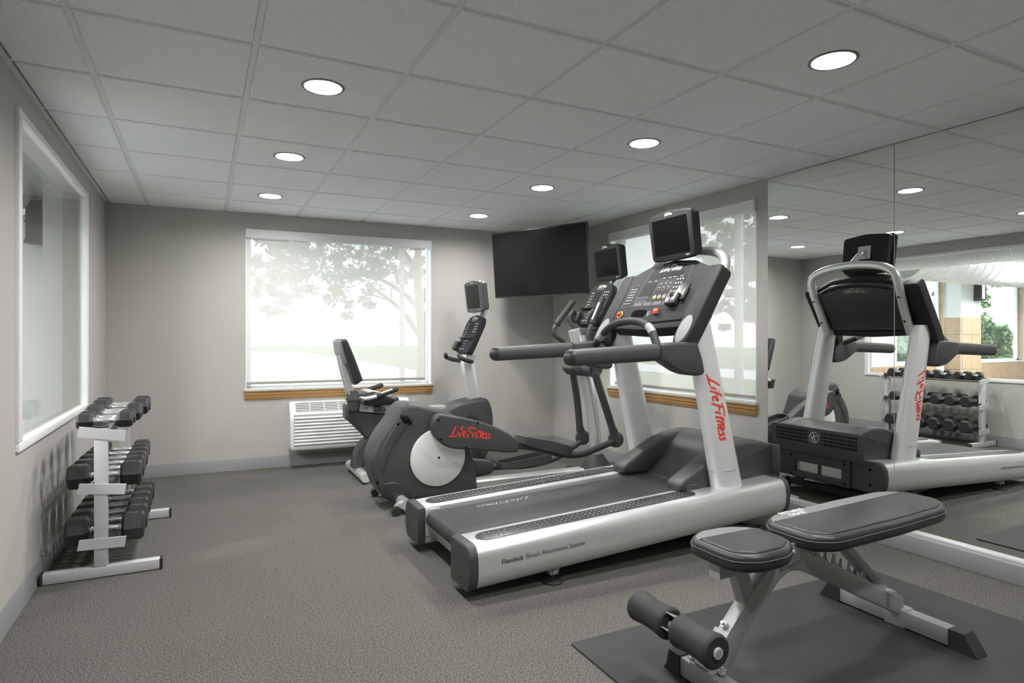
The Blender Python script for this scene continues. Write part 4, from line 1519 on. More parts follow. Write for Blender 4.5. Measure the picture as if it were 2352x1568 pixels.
    for k in range(46):
        p = -0.27 + k * 0.012
        q = 0.532 - 0.55 * p * p
        vs.append(prism([(p - 0.003, q - 0.010), (p + 0.003, q - 0.010), (p + 0.003, q + 0.010), (p - 0.003, q + 0.010)], -0.1070, -0.104, 0, f=f))
    vv = build('rear_vents', vs, M['screen'], t, flat=True)
    vv['kind'] = 'stuff'

    # overlay, display, keys
    T0 = 0.0125
    ft = lambda p, q, tt=0.0: f(p, q, tt + T0)
    ov = [(-0.215, 0.232), (0.225, 0.232), (0.215, 0.520), (0.10, 0.547), (-0.02, 0.553), (-0.150, 0.542), (-0.175, 0.50)]
    build('overlay', prism(soften(ov, 0.012, 3), 0.0, 0.0012, 0.0, f=ft), M['overlay'], cs, flat=True)
    lines = [outline(ft, soften(ov, 0.012, 3), 0.0022, 0.0016)]
    build('tv_keypad_overlay', prism(soften([(-0.315, 0.232), (-0.225, 0.232), (-0.222, 0.405), (-0.270, 0.405), (-0.308, 0.39)], 0.010, 3), 0.0, 0.0012, 0.0, f=ft), M['overlay'], cs, flat=True)
    lines.append(outline(ft, soften([(-0.315, 0.232), (-0.225, 0.232), (-0.222, 0.405), (-0.270, 0.405), (-0.308, 0.39)], 0.010, 3), 0.0018, 0.0016))
    for p in (-0.042, 0.105):
        lines.append(outline(ft, [(p, 0.27), (p + 0.002, 0.27), (p + 0.002, 0.445), (p, 0.445)], 0.0008, 0.0016))
    for p in (-0.015, 0.030, 0.075):
        lines.append(outline(ft, capsule2(0, 0, 0, 0.0001) and [(p + a, 0.385 + b) for b, a in capsule2(-0.038, 0.038, 0, 0.0145, 8)], 0.002, 0.0016))
    build('printed_lines', lines, M['dimprint'], cs, flat=True)
    build('display', [prism([(-0.165, 0.452), (0.150, 0.452), (0.150, 0.483), (-0.165, 0.483)], 0.0008, 0.0022, 0, f=ft), prism([(-0.178, 0.320), (-0.062, 0.320), (-0.062, 0.398), (-0.178, 0.398)], 0.0008, 0.0022, 0, f=ft)], M['lcd'], cs, flat=True)
    kk = keys(ft, [(-0.015, 0.400), (0.030, 0.400), (0.075, 0.400), (-0.015, 0.370), (0.030, 0.370), (0.075, 0.370)], 0.008, 0.007, 0.002)
    kk += keys(ft, [(0.125 + 0.024 * a, 0.422 - 0.030 * b) for a in range(3) for b in range(3)] + [(0.149, 0.330)], 0.008, 0.012, 0.002)
    kk += keys(ft, [(-0.290 + 0.022 * a, 0.375 - 0.022 * b) for a in range(3) for b in range(5)], 0.010, 0.008, 0.002)
    kk += keys(ft, [(-0.30 + 0.018 * a, 0.262) for a in range(4)], 0.009, 0.005, 0.002)
    kk += keys(ft, [(-0.14, 0.425), (-0.08, 0.425), (-0.01, 0.442), (0.045, 0.442), (0.085, 0.444), (0.15, 0.444)], 0.024, 0.004, 0.002)
    kp = build('keypad', kk, M['print'], cs, flat=True)
    kp['kind'] = 'stuff'
    kr = [ring(ft, -0.185 + 0.024 * a, 0.298 - 0.026 * b, 0.0095, 0.0022, 0.002, 12) for a in range(5) for b in range(2)]
    kr2 = build('programme_keys', kr, M['dimprint'], cs, flat=True)
    kr2['kind'] = 'stuff'
    tx = []
    for k in range(4):
        for j in range(3):
            p = -0.19 + k * 0.094
            tx.append(prism([(p, 0.256 - j * 0.0075), (p + (0.08 if k < 3 else 0.045), 0.256 - j * 0.0075), (p + (0.08 if k < 3 else 0.045), 0.2595 - j * 0.0075), (p, 0.2595 - j * 0.0075)], 0, 0.0016, 0, f=ft))
    t2 = build('instruction_lines', tx, M['dimprint'], cs, flat=True)
    t2['kind'] = 'stuff'
    build('start_button', dome(ft, -0.015, 0.298, 0.0145, 0.002), M['green'], cs)
    build('cooldown_button', [ring(ft, 0.030, 0.298, 0.0145, 0.004, 0.002), *keys(ft, [(0.030, 0.298)], 0.018, 0.004, 0.002)], M['orange'], cs, flat=True)
    build('pause_button', [ring(ft, 0.075, 0.298, 0.0145, 0.0035, 0.002), *keys(ft, [(0.075, 0.298)], 0.016, 0.004, 0.002)], M['print'], cs, flat=True)
    build('clear_button', ring(ft, 0.122, 0.333, 0.010, 0.003, 0.002), M['redbutton'], cs, flat=True)
    build('enter_button', ring(ft, 0.174, 0.333, 0.010, 0.003, 0.002), M['yellow'], cs, flat=True)
    build('logo', lay(script_geo(0.047, 0.13), lambda a, b: ft(a - 0.085, b + 0.497, 0.0016)), M['print'], cs, flat=True)
    st = build('emergency_stop_button', dome(ft, -0.285, 0.175, 0.0165, 0.020), M['redbutton'], cs)
    build('stop_ring', [ring(ft, -0.285, 0.175, 0.0265, 0.008, 0.002, 24)], M['yellow'], st, flat=True)
    sw = build('emergency_switch', [dome(ft, 0.075, 0.182, 0.021, 0.016), dome(lambda p, q, tt=0: ft(p, q, tt + 0.015), 0.075, 0.182, 0.009, 0.004)], M['redbutton'], cs)
    build('cord_clip', tube(spline([ft(0.082, 0.165, 0.004), ft(0.098, 0.160, 0.015), ft(0.110, 0.170, 0.006)], 4), 0.004, 8), M['dark'], sw)
    build('accessory_tray', [prism(capsule2(-0.165, -0.020, 0.178, 0.027, 8), -0.001, 0.0010, 0.0, f=ft), prism(capsule2(-0.150, -0.040, 0.170, 0.015, 8), 0.0010, 0.0014, 0.0, f=ft)], M['screen'], cs, flat=True)
    build('headset_mark', [ring(ft, 0.005, 0.178, 0.012, 0.0025, 0.001), *keys(ft, [(0.002, 0.160), (0.014, 0.170)], 0.006, 0.008, 0.001)], M['print'], cs, flat=True)
    hd = build('phone_holder', [prism(soften([(0.150, 0.215), (0.245, 0.215), (0.245, 0.295), (0.228, 0.300), (0.222, 0.268), (0.172, 0.268), (0.166, 0.300), (0.150, 0.295)], 0.012, 3), 0.0, 0.038, 0.008, f=ft),
                                prism(soften([(0.255, 0.25), (0.285, 0.25), (0.285, 0.345), (0.255, 0.345)], 0.012, 3), 0.0, 0.022, 0.006, f=ft), prism([(0.16, 0.26), (0.26, 0.26), (0.27, 0.375), (0.185, 0.38)], 0.0, 0.006, 0.002, f=ft)], M['blacksmooth'], cs)
    build('holder_slot', prism([(0.192, 0.228), (0.198, 0.228), (0.205, 0.262), (0.196, 0.262)], 0.037, 0.0388, 0.0, f=ft), M['screen'], hd, flat=True)
    # television on the hoop
    m, fm = monitor(t, 2.622, 3.028, 1.846, 0.400, 0.300, 0.085, R(8))
    build('mount_plate', prism([(-0.05, -0.05), (0.05, -0.05), (0.05, 0.05), (-0.05, 0.05)], -0.090, -0.084, 0.001, f=fm), M['silver'], m)
    build('monitor_stem', tube(spline([fm(0, 0.0, -0.085), fm(0, -0.02, -0.13), (2.800, ymid - 0.01, 1.765)], 5), 0.022, 12), M['silver'], t)


M['nub'] = mat('grip_nub', (0.06, 0.06, 0.06), 0.35, spec=0.6)
treadmill()


# ================================================================== ELLIPTICAL TRAINER
def spline2(P, n=5, closed=True):
    return [(p.x, p.y) for p in spline([(a, b, 0) for a, b in P], n, closed)]


def elliptical():
    yc = 4.40
    t = thing('elliptical_trainer', (2.0, yc, 0), 'black and grey elliptical trainer with swing arms behind the treadmill', 'elliptical trainer')
    hy0, hy1 = 4.262, 4.538
    o = spline2([(1.268, 0.726), (1.300, 0.741), (1.37, 0.737), (1.478, 0.710), (1.60, 0.668), (1.69, 0.615), (1.735, 0.52), (1.79, 0.40), (1.83, 0.25), (1.852, 0.085), (1.835, 0.045), (1.70, 0.040), (1.50, 0.040), (1.33, 0.045),
                 (1.215, 0.050), (1.145, 0.085), (1.085, 0.180), (1.052, 0.300), (1.058, 0.400), (1.110, 0.515), (1.185, 0.615), (1.232, 0.685)], 5)
    shell = build('drive_housing', prism(o, hy0, hy1, 0.040, 6), M['black'], t, ang=60)
    # raised vented cheek along the back edge
    ch = spline2([(1.272, 0.722), (1.345, 0.640), (1.29, 0.56), (1.215, 0.46), (1.165, 0.36), (1.130, 0.26), (1.108, 0.31), (1.105, 0.40), (1.150, 0.505), (1.215, 0.605), (1.255, 0.690)], 4)
    build('cheek_panel', prism(ch, hy0 - 0.008, hy0 + 0.03, 0.016, 4), M['black'], shell, ang=60)
    vents = []
    for k in range(3):
        x, z = 1.262 + 0.022 * k, 0.668 - 0.004 * k
        vents.append(tube(spline([(x - 0.012, hy0 - 0.0085, z), (x + 0.006, hy0 - 0.0085, z - 0.038), (x + 0.030, hy0 - 0.0085, z - 0.070)], 3), lambda q: 0.0055 * (0.5 + math.sin(math.pi * q)), 6))
    build('vent_slots', vents, M['screen'], shell)
    build('screw', [disc((x, hy0 - 0.006, z), (0, -1, 0), 0.010, 0.006, 12) for x, z in ((1.232, 0.600), (1.085, 0.205), (1.71, 0.50))], M['screen'], shell)
    arch = spline2([(1.135, 0.185), (1.19, 0.196), (1.25, 0.178), (1.31, 0.130), (1.352, 0.062), (1.30, 0.048), (1.20, 0.052), (1.150, 0.10)], 4)
    build('foot_shroud', prism(arch, hy0 - 0.006, hy0 + 0.03, 0.010), M['blacksmooth'], shell)
    for y, sg in ((hy0, -1), (hy1, 1)):
        d = build('crank_disc', lathe([(0.196, 0.004), (0.208, 0.010), (0.208, 0.018), (0.198, 0.025), (0.02, 0.029), (0.002, 0.029)], (1.528, y - sg * 0.004, 0.342), (0, sg, 0), 48), M['disc'], t)
        build('hub_screw', disc((1.528, y + sg * 0.0255, 0.342), (0, sg, 0), 0.010, 0.003, 14), M['dark'], d)
    # stabilisers and base rail
    st = build('rear_stabilizer', tube([(1.255, 4.12, 0.062), (1.255, 4.68, 0.062)], 0.038, 18), M['silver'], t)
    for y in (4.155, 4.645):
        build('roller_fork', prism(soften([(1.245, 0.098), (1.20, 0.080), (1.178, 0.055), (1.188, 0.036), (1.215, 0.034), (1.258, 0.052)], 0.008), y - 0.024, y + 0.024, 0.004), M['silver'], t)
        build('transport_roller', lathe([(0.008, -0.017), (0.029, -0.017), (0.032, -0.012), (0.032, 0.012), (0.029, 0.017), (0.008, 0.017)], (1.178, y - 0.042 if y < 4.4 else y + 0.042, 0.033), (0, 1, 0), 20), M['rubber'], t)
    build('stabilizer_foot', [disc((1.255, y, 0.0), (0, 0, 1), 0.03, 0.026, 14) for y in (4.135, 4.665)], M['rubber'], t)
    bw = [(-0.055, -0.038), (0.055, -0.038), (0.055, 0.030), (0.040, 0.042), (-0.040, 0.042), (-0.055, 0.030)]
    build('base_rail', [sweep([(1.70, yc, 0.075), (2.85, yc, 0.075)], bw)], M['silver'], t)
    build('front_stabilizer', tube([(2.90, 4.12, 0.045), (2.90, 4.68, 0.045)], 0.040, 16), M['dark'], t)
    # mast
    ms = spline([(3.005, yc, 0.08), (2.985, yc, 0.40), (2.915, yc, 0.80), (2.845, yc, 1.05), (2.780, yc, 1.272)], 6)
    mast = build('mast', tube(ms, 0.052, 22), M['silver'], t)
    foot = loft([[(3.00 + a * 0.155, yc + b * 0.16, 0.02) for a, b in [(math.cos(2 * math.pi * k / 24), math.sin(2 * math.pi * k / 24)) for k in range(24)]],
                 [(3.00 + a * 0.115, yc + b * 0.125, 0.13) for a, b in [(math.cos(2 * math.pi * k / 24), math.sin(2 * math.pi * k / 24)) for k in range(24)]],
                 [(2.99 + a * 0.062, yc + b * 0.066, 0.225) for a, b in [(math.cos(2 * math.pi * k / 24), math.sin(2 * math.pi * k / 24)) for k in range(24)]]])
    build('mast_shroud', foot, M['black'], t)
    # pivot hub that carries both swing arms
    hub = build('pivot_hub', [tube([(2.86, yc - 0.20, 0.945), (2.86, yc + 0.20, 0.945)], 0.060, 20), prism(soften([(2.70, 0.975), (2.70, 0.935), (2.80, 0.895), (2.92, 0.880), (3.00, 0.890), (3.03, 0.94), (3.0, 0.985)], 0.02), yc - 0.075, yc + 0.075, 0.02)], M['black'], t)

    for s in (-1, 1):
        y = yc + s * 0.225
        near = s < 0
        # pedal arm: housing at the crank, tube forward to the link
        if near:
            c = [(1.448, 0.600), (1.470, 0.648), (1.510, 0.668), (1.575, 0.656), (1.77, 0.610), (1.95, 0.545), (2.128, 0.438), (2.133, 0.400), (2.118, 0.350), (2.0, 0.356), (1.79, 0.392), (1.60, 0.416), (1.515, 0.460), (1.455, 0.530)]
            tubep = [(2.10, 0.400), (2.355, 0.345), (2.50, 0.298), (2.65, 0.277), (2.76, 0.288), (2.90, 0.325), (3.035, 0.362)]
            zt = lambda x: 0.352
            joint = (3.040, 0.372)
        else:
            c = [(1.38, 0.165), (1.41, 0.225), (1.50, 0.262), (1.60, 0.265), (1.80, 0.252), (2.00, 0.225), (2.115, 0.200), (2.128, 0.165), (2.118, 0.105), (2.0, 0.085), (1.80, 0.070), (1.60, 0.062), (1.46, 0.072), (1.40, 0.110)]
            tubep = [(2.10, 0.150), (2.40, 0.130), (2.60, 0.140), (2.74, 0.170), (2.88, 0.235), (3.005, 0.300)]
            joint = (3.010, 0.325)
        ya, yb = y - 0.040, y + 0.040
        cov = build('pedal_arm_cover', prism(spline2(c, 4), ya, yb, 0.018, 4), M['black'], t, ang=60)
        sc = ((1.487, 0.628), (1.790, 0.588), (1.505, 0.492), (1.700, 0.418)) if near else ((1.46, 0.20), (1.8, 0.22))
        build('screw', [disc((x, ya - 0.001, z), (0, -1, 0), 0.008, 0.004, 12) for x, z in sc], M['screen'], cov)
        if near:
            sl = -0.185
            g = script_geo(0.088, 0.115)
            build('logo', lay(g, lambda u, v: (1.575 + u * 0.86, ya - 0.0012, 0.508 + v * 0.85 + sl * u * 0.62)), M['red'], cov, flat=True)
        tb = build('pedal_arm_tube', tube(spline([(a, y, b) for a, b in tubep], 5), 0.026, 14), M['dark'], t)
        # pedal tray with raised rim
        ang = -0.30 if near else 0.03
        cx, cz = (2.37, 0.372) if near else (2.40, 0.172)
        po = spline2([(-0.235, -0.030), (-0.20, -0.075), (0.0, -0.088), (0.18, -0.082), (0.25, -0.045), (0.262, 0.0), (0.25, 0.045), (0.18, 0.082), (0.0, 0.088), (-0.20, 0.075), (-0.235, 0.030)], 4)
        ca, sa = math.cos(ang), math.sin(ang)
        yp = y + s * -0.03 + (0.0 if near else 0.0)
        fp = lambda p, q, h: (cx + p * ca - h * sa, yp + q, cz + p * sa + h * ca)
        build('pedal', [prism(po, -0.032, -0.020, 0.004, f=fp)], M['black'], t)
        inn = inset(po, 0.010) if area2(po) > 0 else inset(po[::-1], 0.010)
        oo = po if area2(po) > 0 else po[::-1]
        nn = len(oo)
        V, F = [], []
        for pts, h in ((oo, -0.030), (oo, 0.050), (inn, 0.050), (inn, -0.022)):
            for p in pts:
                k = 0.72 + 0.28 * math.cos(math.pi * min(1, max(0, (0.26 - p[0]) / 0.5)) ) if h > 0 else 1
                V.append(Vector(fp(p[0], p[1], h * k if h > 0 else h)))
        for i in range(3):
            for k in range(nn):
                a, b = i * nn + k, i * nn + (k + 1) % nn
                F.append([a, b, b + nn, a + nn])
        build('pedal_rim', (V, F), M['black'], t)
        # link joint and swing arm
        jx, jz = joint
        build('link_joint', [lathe([(0.034, -0.036), (0.056, -0.034), (0.064, -0.018), (0.064, 0.018), (0.056, 0.034), (0.034, 0.036)], (jx, y, jz), (0.55, 0.83, 0.1), 24),
                             tube([(jx - 0.006, y, jz + 0.03), (jx - 0.030, y, jz + 0.085)], 0.036, 16)], M['black'], t)
        top = (2.835, 0.925) if near else (2.905, 0.925)
        sw = [(jx - 0.028, y, jz + 0.075), ((jx + top[0]) / 2 - 0.004, y, 0.66), (top[0], y, top[1])]
        build('swing_arm', tube(spline(sw, 5), 0.031, 16), M['dark'], t)
        if near:
            hp = [(2.835, y, 0.92), (2.79, y, 1.08), (2.772, y, 1.19), (2.782, y, 1.262), (2.812, y, 1.325), (2.912, y, 1.522)]
        else:
            hp = [(2.905, y, 0.92), (2.895, y, 1.08), (2.830, y, 1.160), (2.735, y, 1.222), (2.715, y, 1.268), (2.745, y, 1.325), (2.905, y, 1.515)]
        hs = spline(hp, 8)
        hd = build('handle_tube', tube(hs[:-7], 0.0195, 14), M['dark'], t)
        build('hand_grip', [tube(hs[-9:], 0.026, 16, round_end=True), lathe([(0.028, -0.008), (0.031, 0), (0.028, 0.008)], hs[-9], hs[-8] - hs[-10], 16)], M['foam'], t)
        if near:
            dv = (hs[-1] - hs[-8]).normalized()
            pa, pb = hs[-8] + dv * 0.01, hs[-2] - dv * 0.02
            off = Vector((-0.9, -0.35, 0.3)).normalized() * 0.0195
            build('pulse_sensor', tube([pa + off, pb + off], 0.0105, 10, round_end=True), M['disc'], hd)

    # console neck, fixed grips and console
    build('console_neck', [sweep(spline([(2.800, yc, 1.200), (2.92, yc, 1.205), (3.02, yc, 1.255), (3.085, yc, 1.345), (3.16, yc, 1.46)], 5), [(-0.035, -0.028), (0.035, -0.028), (0.035, 0.028), (-0.035, 0.028)])], M['silver'], t)
    build('neck_collar', [lathe([(0.040, -0.06), (0.055, -0.05), (0.058, 0.0), (0.05, 0.09), (0.035, 0.10)], (2.93, yc, 1.225), (0.9, 0, 0.1), 20)], M['black'], t)
    for s in (-1, 1):
        build('fixed_grip', tube(spline([(2.93, yc + s * 0.03, 1.235), (2.875, yc + s * 0.10, 1.275), (2.835, yc + s * 0.145, 1.345), (2.838, yc + s * 0.155, 1.395), (2.870, yc + s * 0.155, 1.432)], 5), 0.019, 12, round_end=True), M['foam'], t)
    small_console(t, (2.900, yc, 1.335), 0.345, 0.38, 62, brand_h=0.030)
    m, fm = monitor(t, 3.105, yc, 1.848, 0.395, 0.300, 0.085, R(8))
    build('monitor_stem', tube(spline([fm(0, -0.02, -0.06), fm(0, -0.12, -0.10), (3.12, yc, 1.60), (3.09, yc, 1.48)], 5), 0.020, 12), M['silver'], t)


def small_console(t, o, w, ln, deg, brand_h=0.03, extra=True):
    """tablet-shaped keypad console facing the rider"""
    v = Vector((math.cos(R(deg)), 0, math.sin(R(deg))))
    n = Vector((-v.z, 0, v.x))
    f = frame_fn(o, (0, -1, 0), v, n)
    a = w / 2
    oo = soften([(-a * 0.86, -0.02), (a * 0.86, -0.02), (a * 0.93, 0.06), (a, ln * 0.8), (a * 0.80, ln * 0.97), (0, ln * 1.03), (-a * 0.80, ln * 0.97), (-a, ln * 0.8), (-a * 0.93, 0.06)], 0.03, 4)
    c = build('console', prism(oo, -0.060, 0.0, 0.010, f=f), M['consoleblack'], t)
    ft = lambda p, q, tt=0.0: f(p, q, tt + 0.0006)
    build('overlay', prism(soften([(-a * 0.80, ln * 0.36), (a * 0.80, ln * 0.36), (a * 0.86, ln * 0.82), (0, ln * 0.93), (-a * 0.86, ln * 0.82)], 0.012), 0, 0.0008, 0, f=ft), M['overlay'], c, flat=True)
    build('display', prism([(-a * 0.28, ln * 0.52), (a * 0.28, ln * 0.52), (a * 0.28, ln * 0.76), (-a * 0.28, ln * 0.76)], 0.0006, 0.0014, 0, f=ft), M['lcd'], c, flat=True)
    kk = keys(ft, [(a * (0.46 + 0.15 * i), ln * (0.76 - 0.075 * j)) for i in range(3) for j in range(4)], 0.012, 0.009, 0.0014)
    kk += keys(ft, [(-a * (0.46 + 0.15 * i), ln * (0.76 - 0.075 * j)) for i in range(2) for j in range(5)], 0.011, 0.008, 0.0014)
    kk += keys(ft, [(-a * 0.2 + a * 0.13 * i, ln * 0.85) for i in range(4)], 0.014, 0.004, 0.0014)
    kk += keys(ft, [(-a * 0.5 + a * 0.2 * i, ln * 0.05) for i in range(4)], 0.010, 0.010, 0.0014)
    kk += keys(ft, [(-a * 0.15 + a * 0.2 * i, ln * (0.13 + 0.07 * j)) for i in range(2) for j in range(3)], 0.014, 0.005, 0.0014)
    k = build('keypad', kk, M['print'], c, flat=True)
    k['kind'] = 'stuff'
    build('yellow_key', keys(ft, [(-a * 0.66, ln * 0.41), (a * 0.16, ln * 0.29)], 0.012, 0.012, 0.0016), M['yellow'], c, flat=True)
    build('reading_ledge', prism([(-a * 0.92, ln * 0.335), (a * 0.92, ln * 0.335), (a * 0.92, ln * 0.352), (-a * 0.92, ln * 0.352)], 0.0, 0.030, 0.003, f=f), M['blacksmooth'], c)
    build('logo', lay(script_geo(brand_h, 0.15), lambda p, q: ft(p - brand_h * 1.9, q + ln * 0.885, 0.0012)), M['print'], c, flat=True)
    build('phone_holder', [prism(soften([(-a * 1.05, -0.01), (-a * 0.62, -0.01), (-a * 0.62, 0.085), (-a * 1.05, 0.085)], 0.015), 0.0, 0.045, 0.010, f=f)], M['blacksmooth'], c)
    return f


# ================================================================== RECUMBENT BIKE
def bike():
    yc = 5.40
    t = thing('recumbent_bike', (1.8, yc, 0), 'black and silver recumbent exercise bike standing in front of the back window', 'exercise bike')
    # frame body under the seat
    b = spline2([(1.095, 0.640), (1.088, 0.560), (1.095, 0.515), (1.130, 0.485), (1.20, 0.415), (1.295, 0.320), (1.45, 0.285), (1.75, 0.26), (2.05, 0.25), (2.05, 0.45), (1.80, 0.50), (1.55, 0.545), (1.30, 0.572), (1.16, 0.590)], 4)
    build('frame_body', prism(b, yc - 0.085, yc + 0.085, 0.030, 4), M['black'], t, ang=60)
    build('seat_rail', bx(1.15, 2.0, yc - 0.045, yc + 0.045, 0.545, 0.585, 0.004), M['silver'], t)
    # curved rear leg and stabiliser
    leg = spline([(1.36, yc, 0.335), (1.27, yc, 0.285), (1.215, yc, 0.20), (1.190, yc, 0.085)], 6)
    build('rear_leg', [sweep(leg, [(-0.075, -0.030), (0.075, -0.030), (0.075, 0.030), (0.055, 0.042), (-0.055, 0.042), (-0.075, 0.030)], up=(-1, 0, 0.3)), prism([(1.22, 0.14), (1.34, 0.27), (1.42, 0.29), (1.34, 0.18), (1.24, 0.085)], yc - 0.05, yc + 0.05, 0.012)], M['black'], t)
    build('rear_stabilizer', tube([(1.205, yc - 0.295, 0.055), (1.205, yc + 0.295, 0.055)], 0.040, 18), M['silver'], t)
    for s in (-1, 1):
        build('stabilizer_cap', disc((1.205, yc + s * 0.295, 0.055), (0, s, 0), 0.041, 0.012, 20), M['disc'], t)
    build('levelling_foot', [disc((1.205, yc + s * 0.26, 0.0), (0, 0, 1), 0.020, 0.018, 12) for s in (-1, 1)], M['rubber'], t)
    build('front_stabilizer', tube([(2.36, yc - 0.25, 0.045), (2.36, yc + 0.25, 0.045)], 0.045, 16), M['dark'], t)
    # back rest
    o = spline2([(1.040, 1.165), (1.046, 1.190), (1.078, 1.192), (1.105, 1.135), (1.150, 1.025), (1.190, 0.915), (1.212, 0.850), (1.198, 0.836), (1.152, 0.812), (1.135, 0.835), (1.085, 1.000), (1.055, 1.10)], 3)
    build('backrest', prism(o, yc - 0.185, yc + 0.185, 0.025, 4), M['vinyl'], t, ang=60)
    bo = [(1.022, 1.175), (1.040, 1.19), (1.060, 1.10), (1.09, 0.99), (1.072, 0.985), (1.036, 1.08)]
    build('backrest_shell', prism(soften(bo, 0.010), yc - 0.165, yc + 0.165, 0.012), M['vinylgrey'], t)
    for s in (-1, 1):
        build('backrest_post', sweep(spline([(1.055, yc + s * 0.055, 1.06), (1.100, yc + s * 0.055, 0.87), (1.140, yc + s * 0.055, 0.74), (1.185, yc + s * 0.055, 0.68)], 4), [(-0.010, -0.024), (0.010, -0.024), (0.010, 0.024), (-0.010, 0.024)], up=(1, 0, 0.2)), M['silver'], t)
    build('post_boot', loft([[(1.145 + p, yc + q, 0.755) for p, q in ((-0.022, -0.070), (0.038, -0.070), (0.038, 0.070), (-0.022, 0.070))], [(1.16 + p, yc + q, 0.675) for p, q in ((-0.030, -0.085), (0.060, -0.085), (0.060, 0.085), (-0.030, 0.085))]]), M['black'], t)
    # cup holder at the near side
    cup = (1.135, yc - 0.17, 0.60)
    build('cup_holder', lathe([(0.044, 0.0), (0.046, 0.0), (0.058, 0.085), (0.067, 0.087), (0.067, 0.102), (0.058, 0.102), (0.042, 0.006), (0.002, 0.006)], cup, (0, 0, 1), 26), M['black'], t)
    build('cup_bracket', bx(1.10, 1.17, yc - 0.13, yc - 0.07, 0.60, 0.66, 0.006), M['black'], t)
    # seat with carriage
    so = spline2([(1.225, 0.665), (1.225, 0.720), (1.290, 0.748), (1.350, 0.738), (1.430, 0.715), (1.500, 0.700), (1.522, 0.672), (1.500, 0.640), (1.36, 0.628), (1.25, 0.632)], 4)
    build('seat', prism(so, yc - 0.20, yc + 0.20, 0.035, 4), M['vinyl'], t, ang=60)
    build('seat_top', prism(spline2([(1.235, 0.722), (1.29, 0.752), (1.35, 0.742), (1.43, 0.719), (1.48, 0.707), (1.43, 0.705), (1.34, 0.722), (1.27, 0.725)], 3), yc - 0.15, yc + 0.15, 0.004), M['seatgrey'], t)
    br = build('seat_carriage', prism(soften([(1.205, 0.640), (1.495, 0.622), (1.490, 0.545), (1.200, 0.578)], 0.006), yc - 0.112, yc + 0.112, 0.004), M['silver'], t)
    build('carriage_bolt', [disc((1.225 + k, yc - 0.113, 0.606 - k * 0.12), (0, -1, 0), 0.010, 0.006, 12) for k in (0.0, 0.03, 0.20, 0.225, 0.255)], M['steelgrey'], br)
    build('adjustment_lever', [bx(1.315, 1.372, yc - 0.150, yc - 0.112, 0.570, 0.625, 0.008), lathe([(0.004, -0.024), (0.018, -0.020), (0.024, 0), (0.018, 0.020), (0.004, 0.024)], (1.385, yc - 0.165, 0.592), (0, 1, 0), 16)], M['black'], t)
    for s in (-1, 1):
        y = yc + s * 0.245
        hp = spline([(1.20, yc + s * 0.14, 0.695), (1.225, y, 0.700), (1.30, y, 0.713), (1.355, y, 0.730), (1.475, y, 0.768)], 5)
        build('seat_handle', tube(hp[:14], 0.0165, 12), M['silver'], t)
        g = build('hand_grip', tube(hp[12:], 0.0215, 14, round_end=True), M['foam'], t)
        if s < 0:
            d = (hp[-1] - hp[13])
            o_ = Vector((-0.2, -0.6, 0.75)).normalized() * 0.015
            build('pulse_sensor', tube([hp[13] + d * 0.15 + o_, hp[13] + d * 0.75 + o_], 0.0095, 10, round_end=True), M['disc'], g)
    # drive housing at the front
    sh = spline2([(1.90, 0.42), (1.975, 0.545), (2.092, 0.608), (2.256, 0.637), (2.365, 0.640), (2.415, 0.600), (2.445, 0.500), (2.450, 0.378), (2.42, 0.20), (2.36, 0.08), (2.15, 0.055), (1.98, 0.10), (1.90, 0.25)], 4)
    hs = build('drive_housing', prism(sh, yc - 0.125, yc + 0.125, 0.040, 5), M['black'], t, ang=60)
    build('crank_cover', lathe([(0.145, 0.0), (0.150, 0.006), (0.120, 0.014), (0.118, 0.008), (0.05, 0.010), (0.002, 0.016)], (2.19, yc - 0.121, 0.36), (0, -1, 0), 36), M['blacksmooth'], hs)
    build('hub_cap', disc((2.19, yc - 0.134, 0.36), (0, -1, 0), 0.036, 0.012, 20), M['disc'], hs)
    for s, (dx, dz) in ((-1, (0.09, -0.14)), (1, (-0.09, 0.14))):
        build('crank_arm', prism(soften([(2.19 - 0.016, 0.36), (2.19 + 0.016, 0.365), (2.19 + dx + 0.014, 0.36 + dz), (2.19 + dx - 0.014, 0.36 + dz - 0.004)], 0.005), yc + s * 0.155 - 0.009, yc + s * 0.155 + 0.009, 0.003), M['steelgrey'], t)
        build('pedal', [bx(2.19 + dx - 0.055, 2.19 + dx + 0.055, yc + s * 0.215 - 0.045, yc + s * 0.215 + 0.045, 0.36 + dz - 0.013, 0.36 + dz + 0.013, 0.006)], M['black'], t)
    # console mast
    ms = [(2.300, yc, 0.56), (2.262, yc, 0.80), (2.232, yc, 0.975), (2.262, yc, 1.06)]
    prof = [(-0.040, -0.052), (0.040, -0.052), (0.046, -0.044), (0.046, 0.044), (0.040, 0.052), (-0.040, 0.052), (-0.046, 0.044), (-0.046, -0.044)]
    build('console_mast', sweep(spline(ms, 5), prof, up=(1, 0, 0)), M['silver'], t)
    for s in (-1, 1):
        hb = spline([(2.235, yc + s * 0.02, 0.985), (2.225, yc + s * 0.12, 0.985), (2.16, yc + s * 0.185, 0.995), (2.095, yc + s * 0.20, 1.02), (2.078, yc + s * 0.17, 1.045)], 5)
        build('console_handle', tube(hb, 0.0195, 12, round_end=True), M['foam'], t)
    small_console(t, (2.175, yc, 1.085), 0.340, 0.36, 66, brand_h=0.030)
    m, fm = monitor(t, 2.285, yc, 1.592, 0.375, 0.290, 0.085, R(7), body='consolegrey', mark='HDTV')
    build('monitor_arm', sweep(spline([(2.30, yc, 1.30), (2.375, yc, 1.39), (2.415, yc, 1.50), (2.420, yc, 1.60), (2.395, yc, 1.655), (2.355, yc, 1.655)], 5), [(-0.045, -0.012), (0.045, -0.012), (0.045, 0.012), (-0.045, 0.012)], up=(1, 0, 0.3)), M['silver'], t)


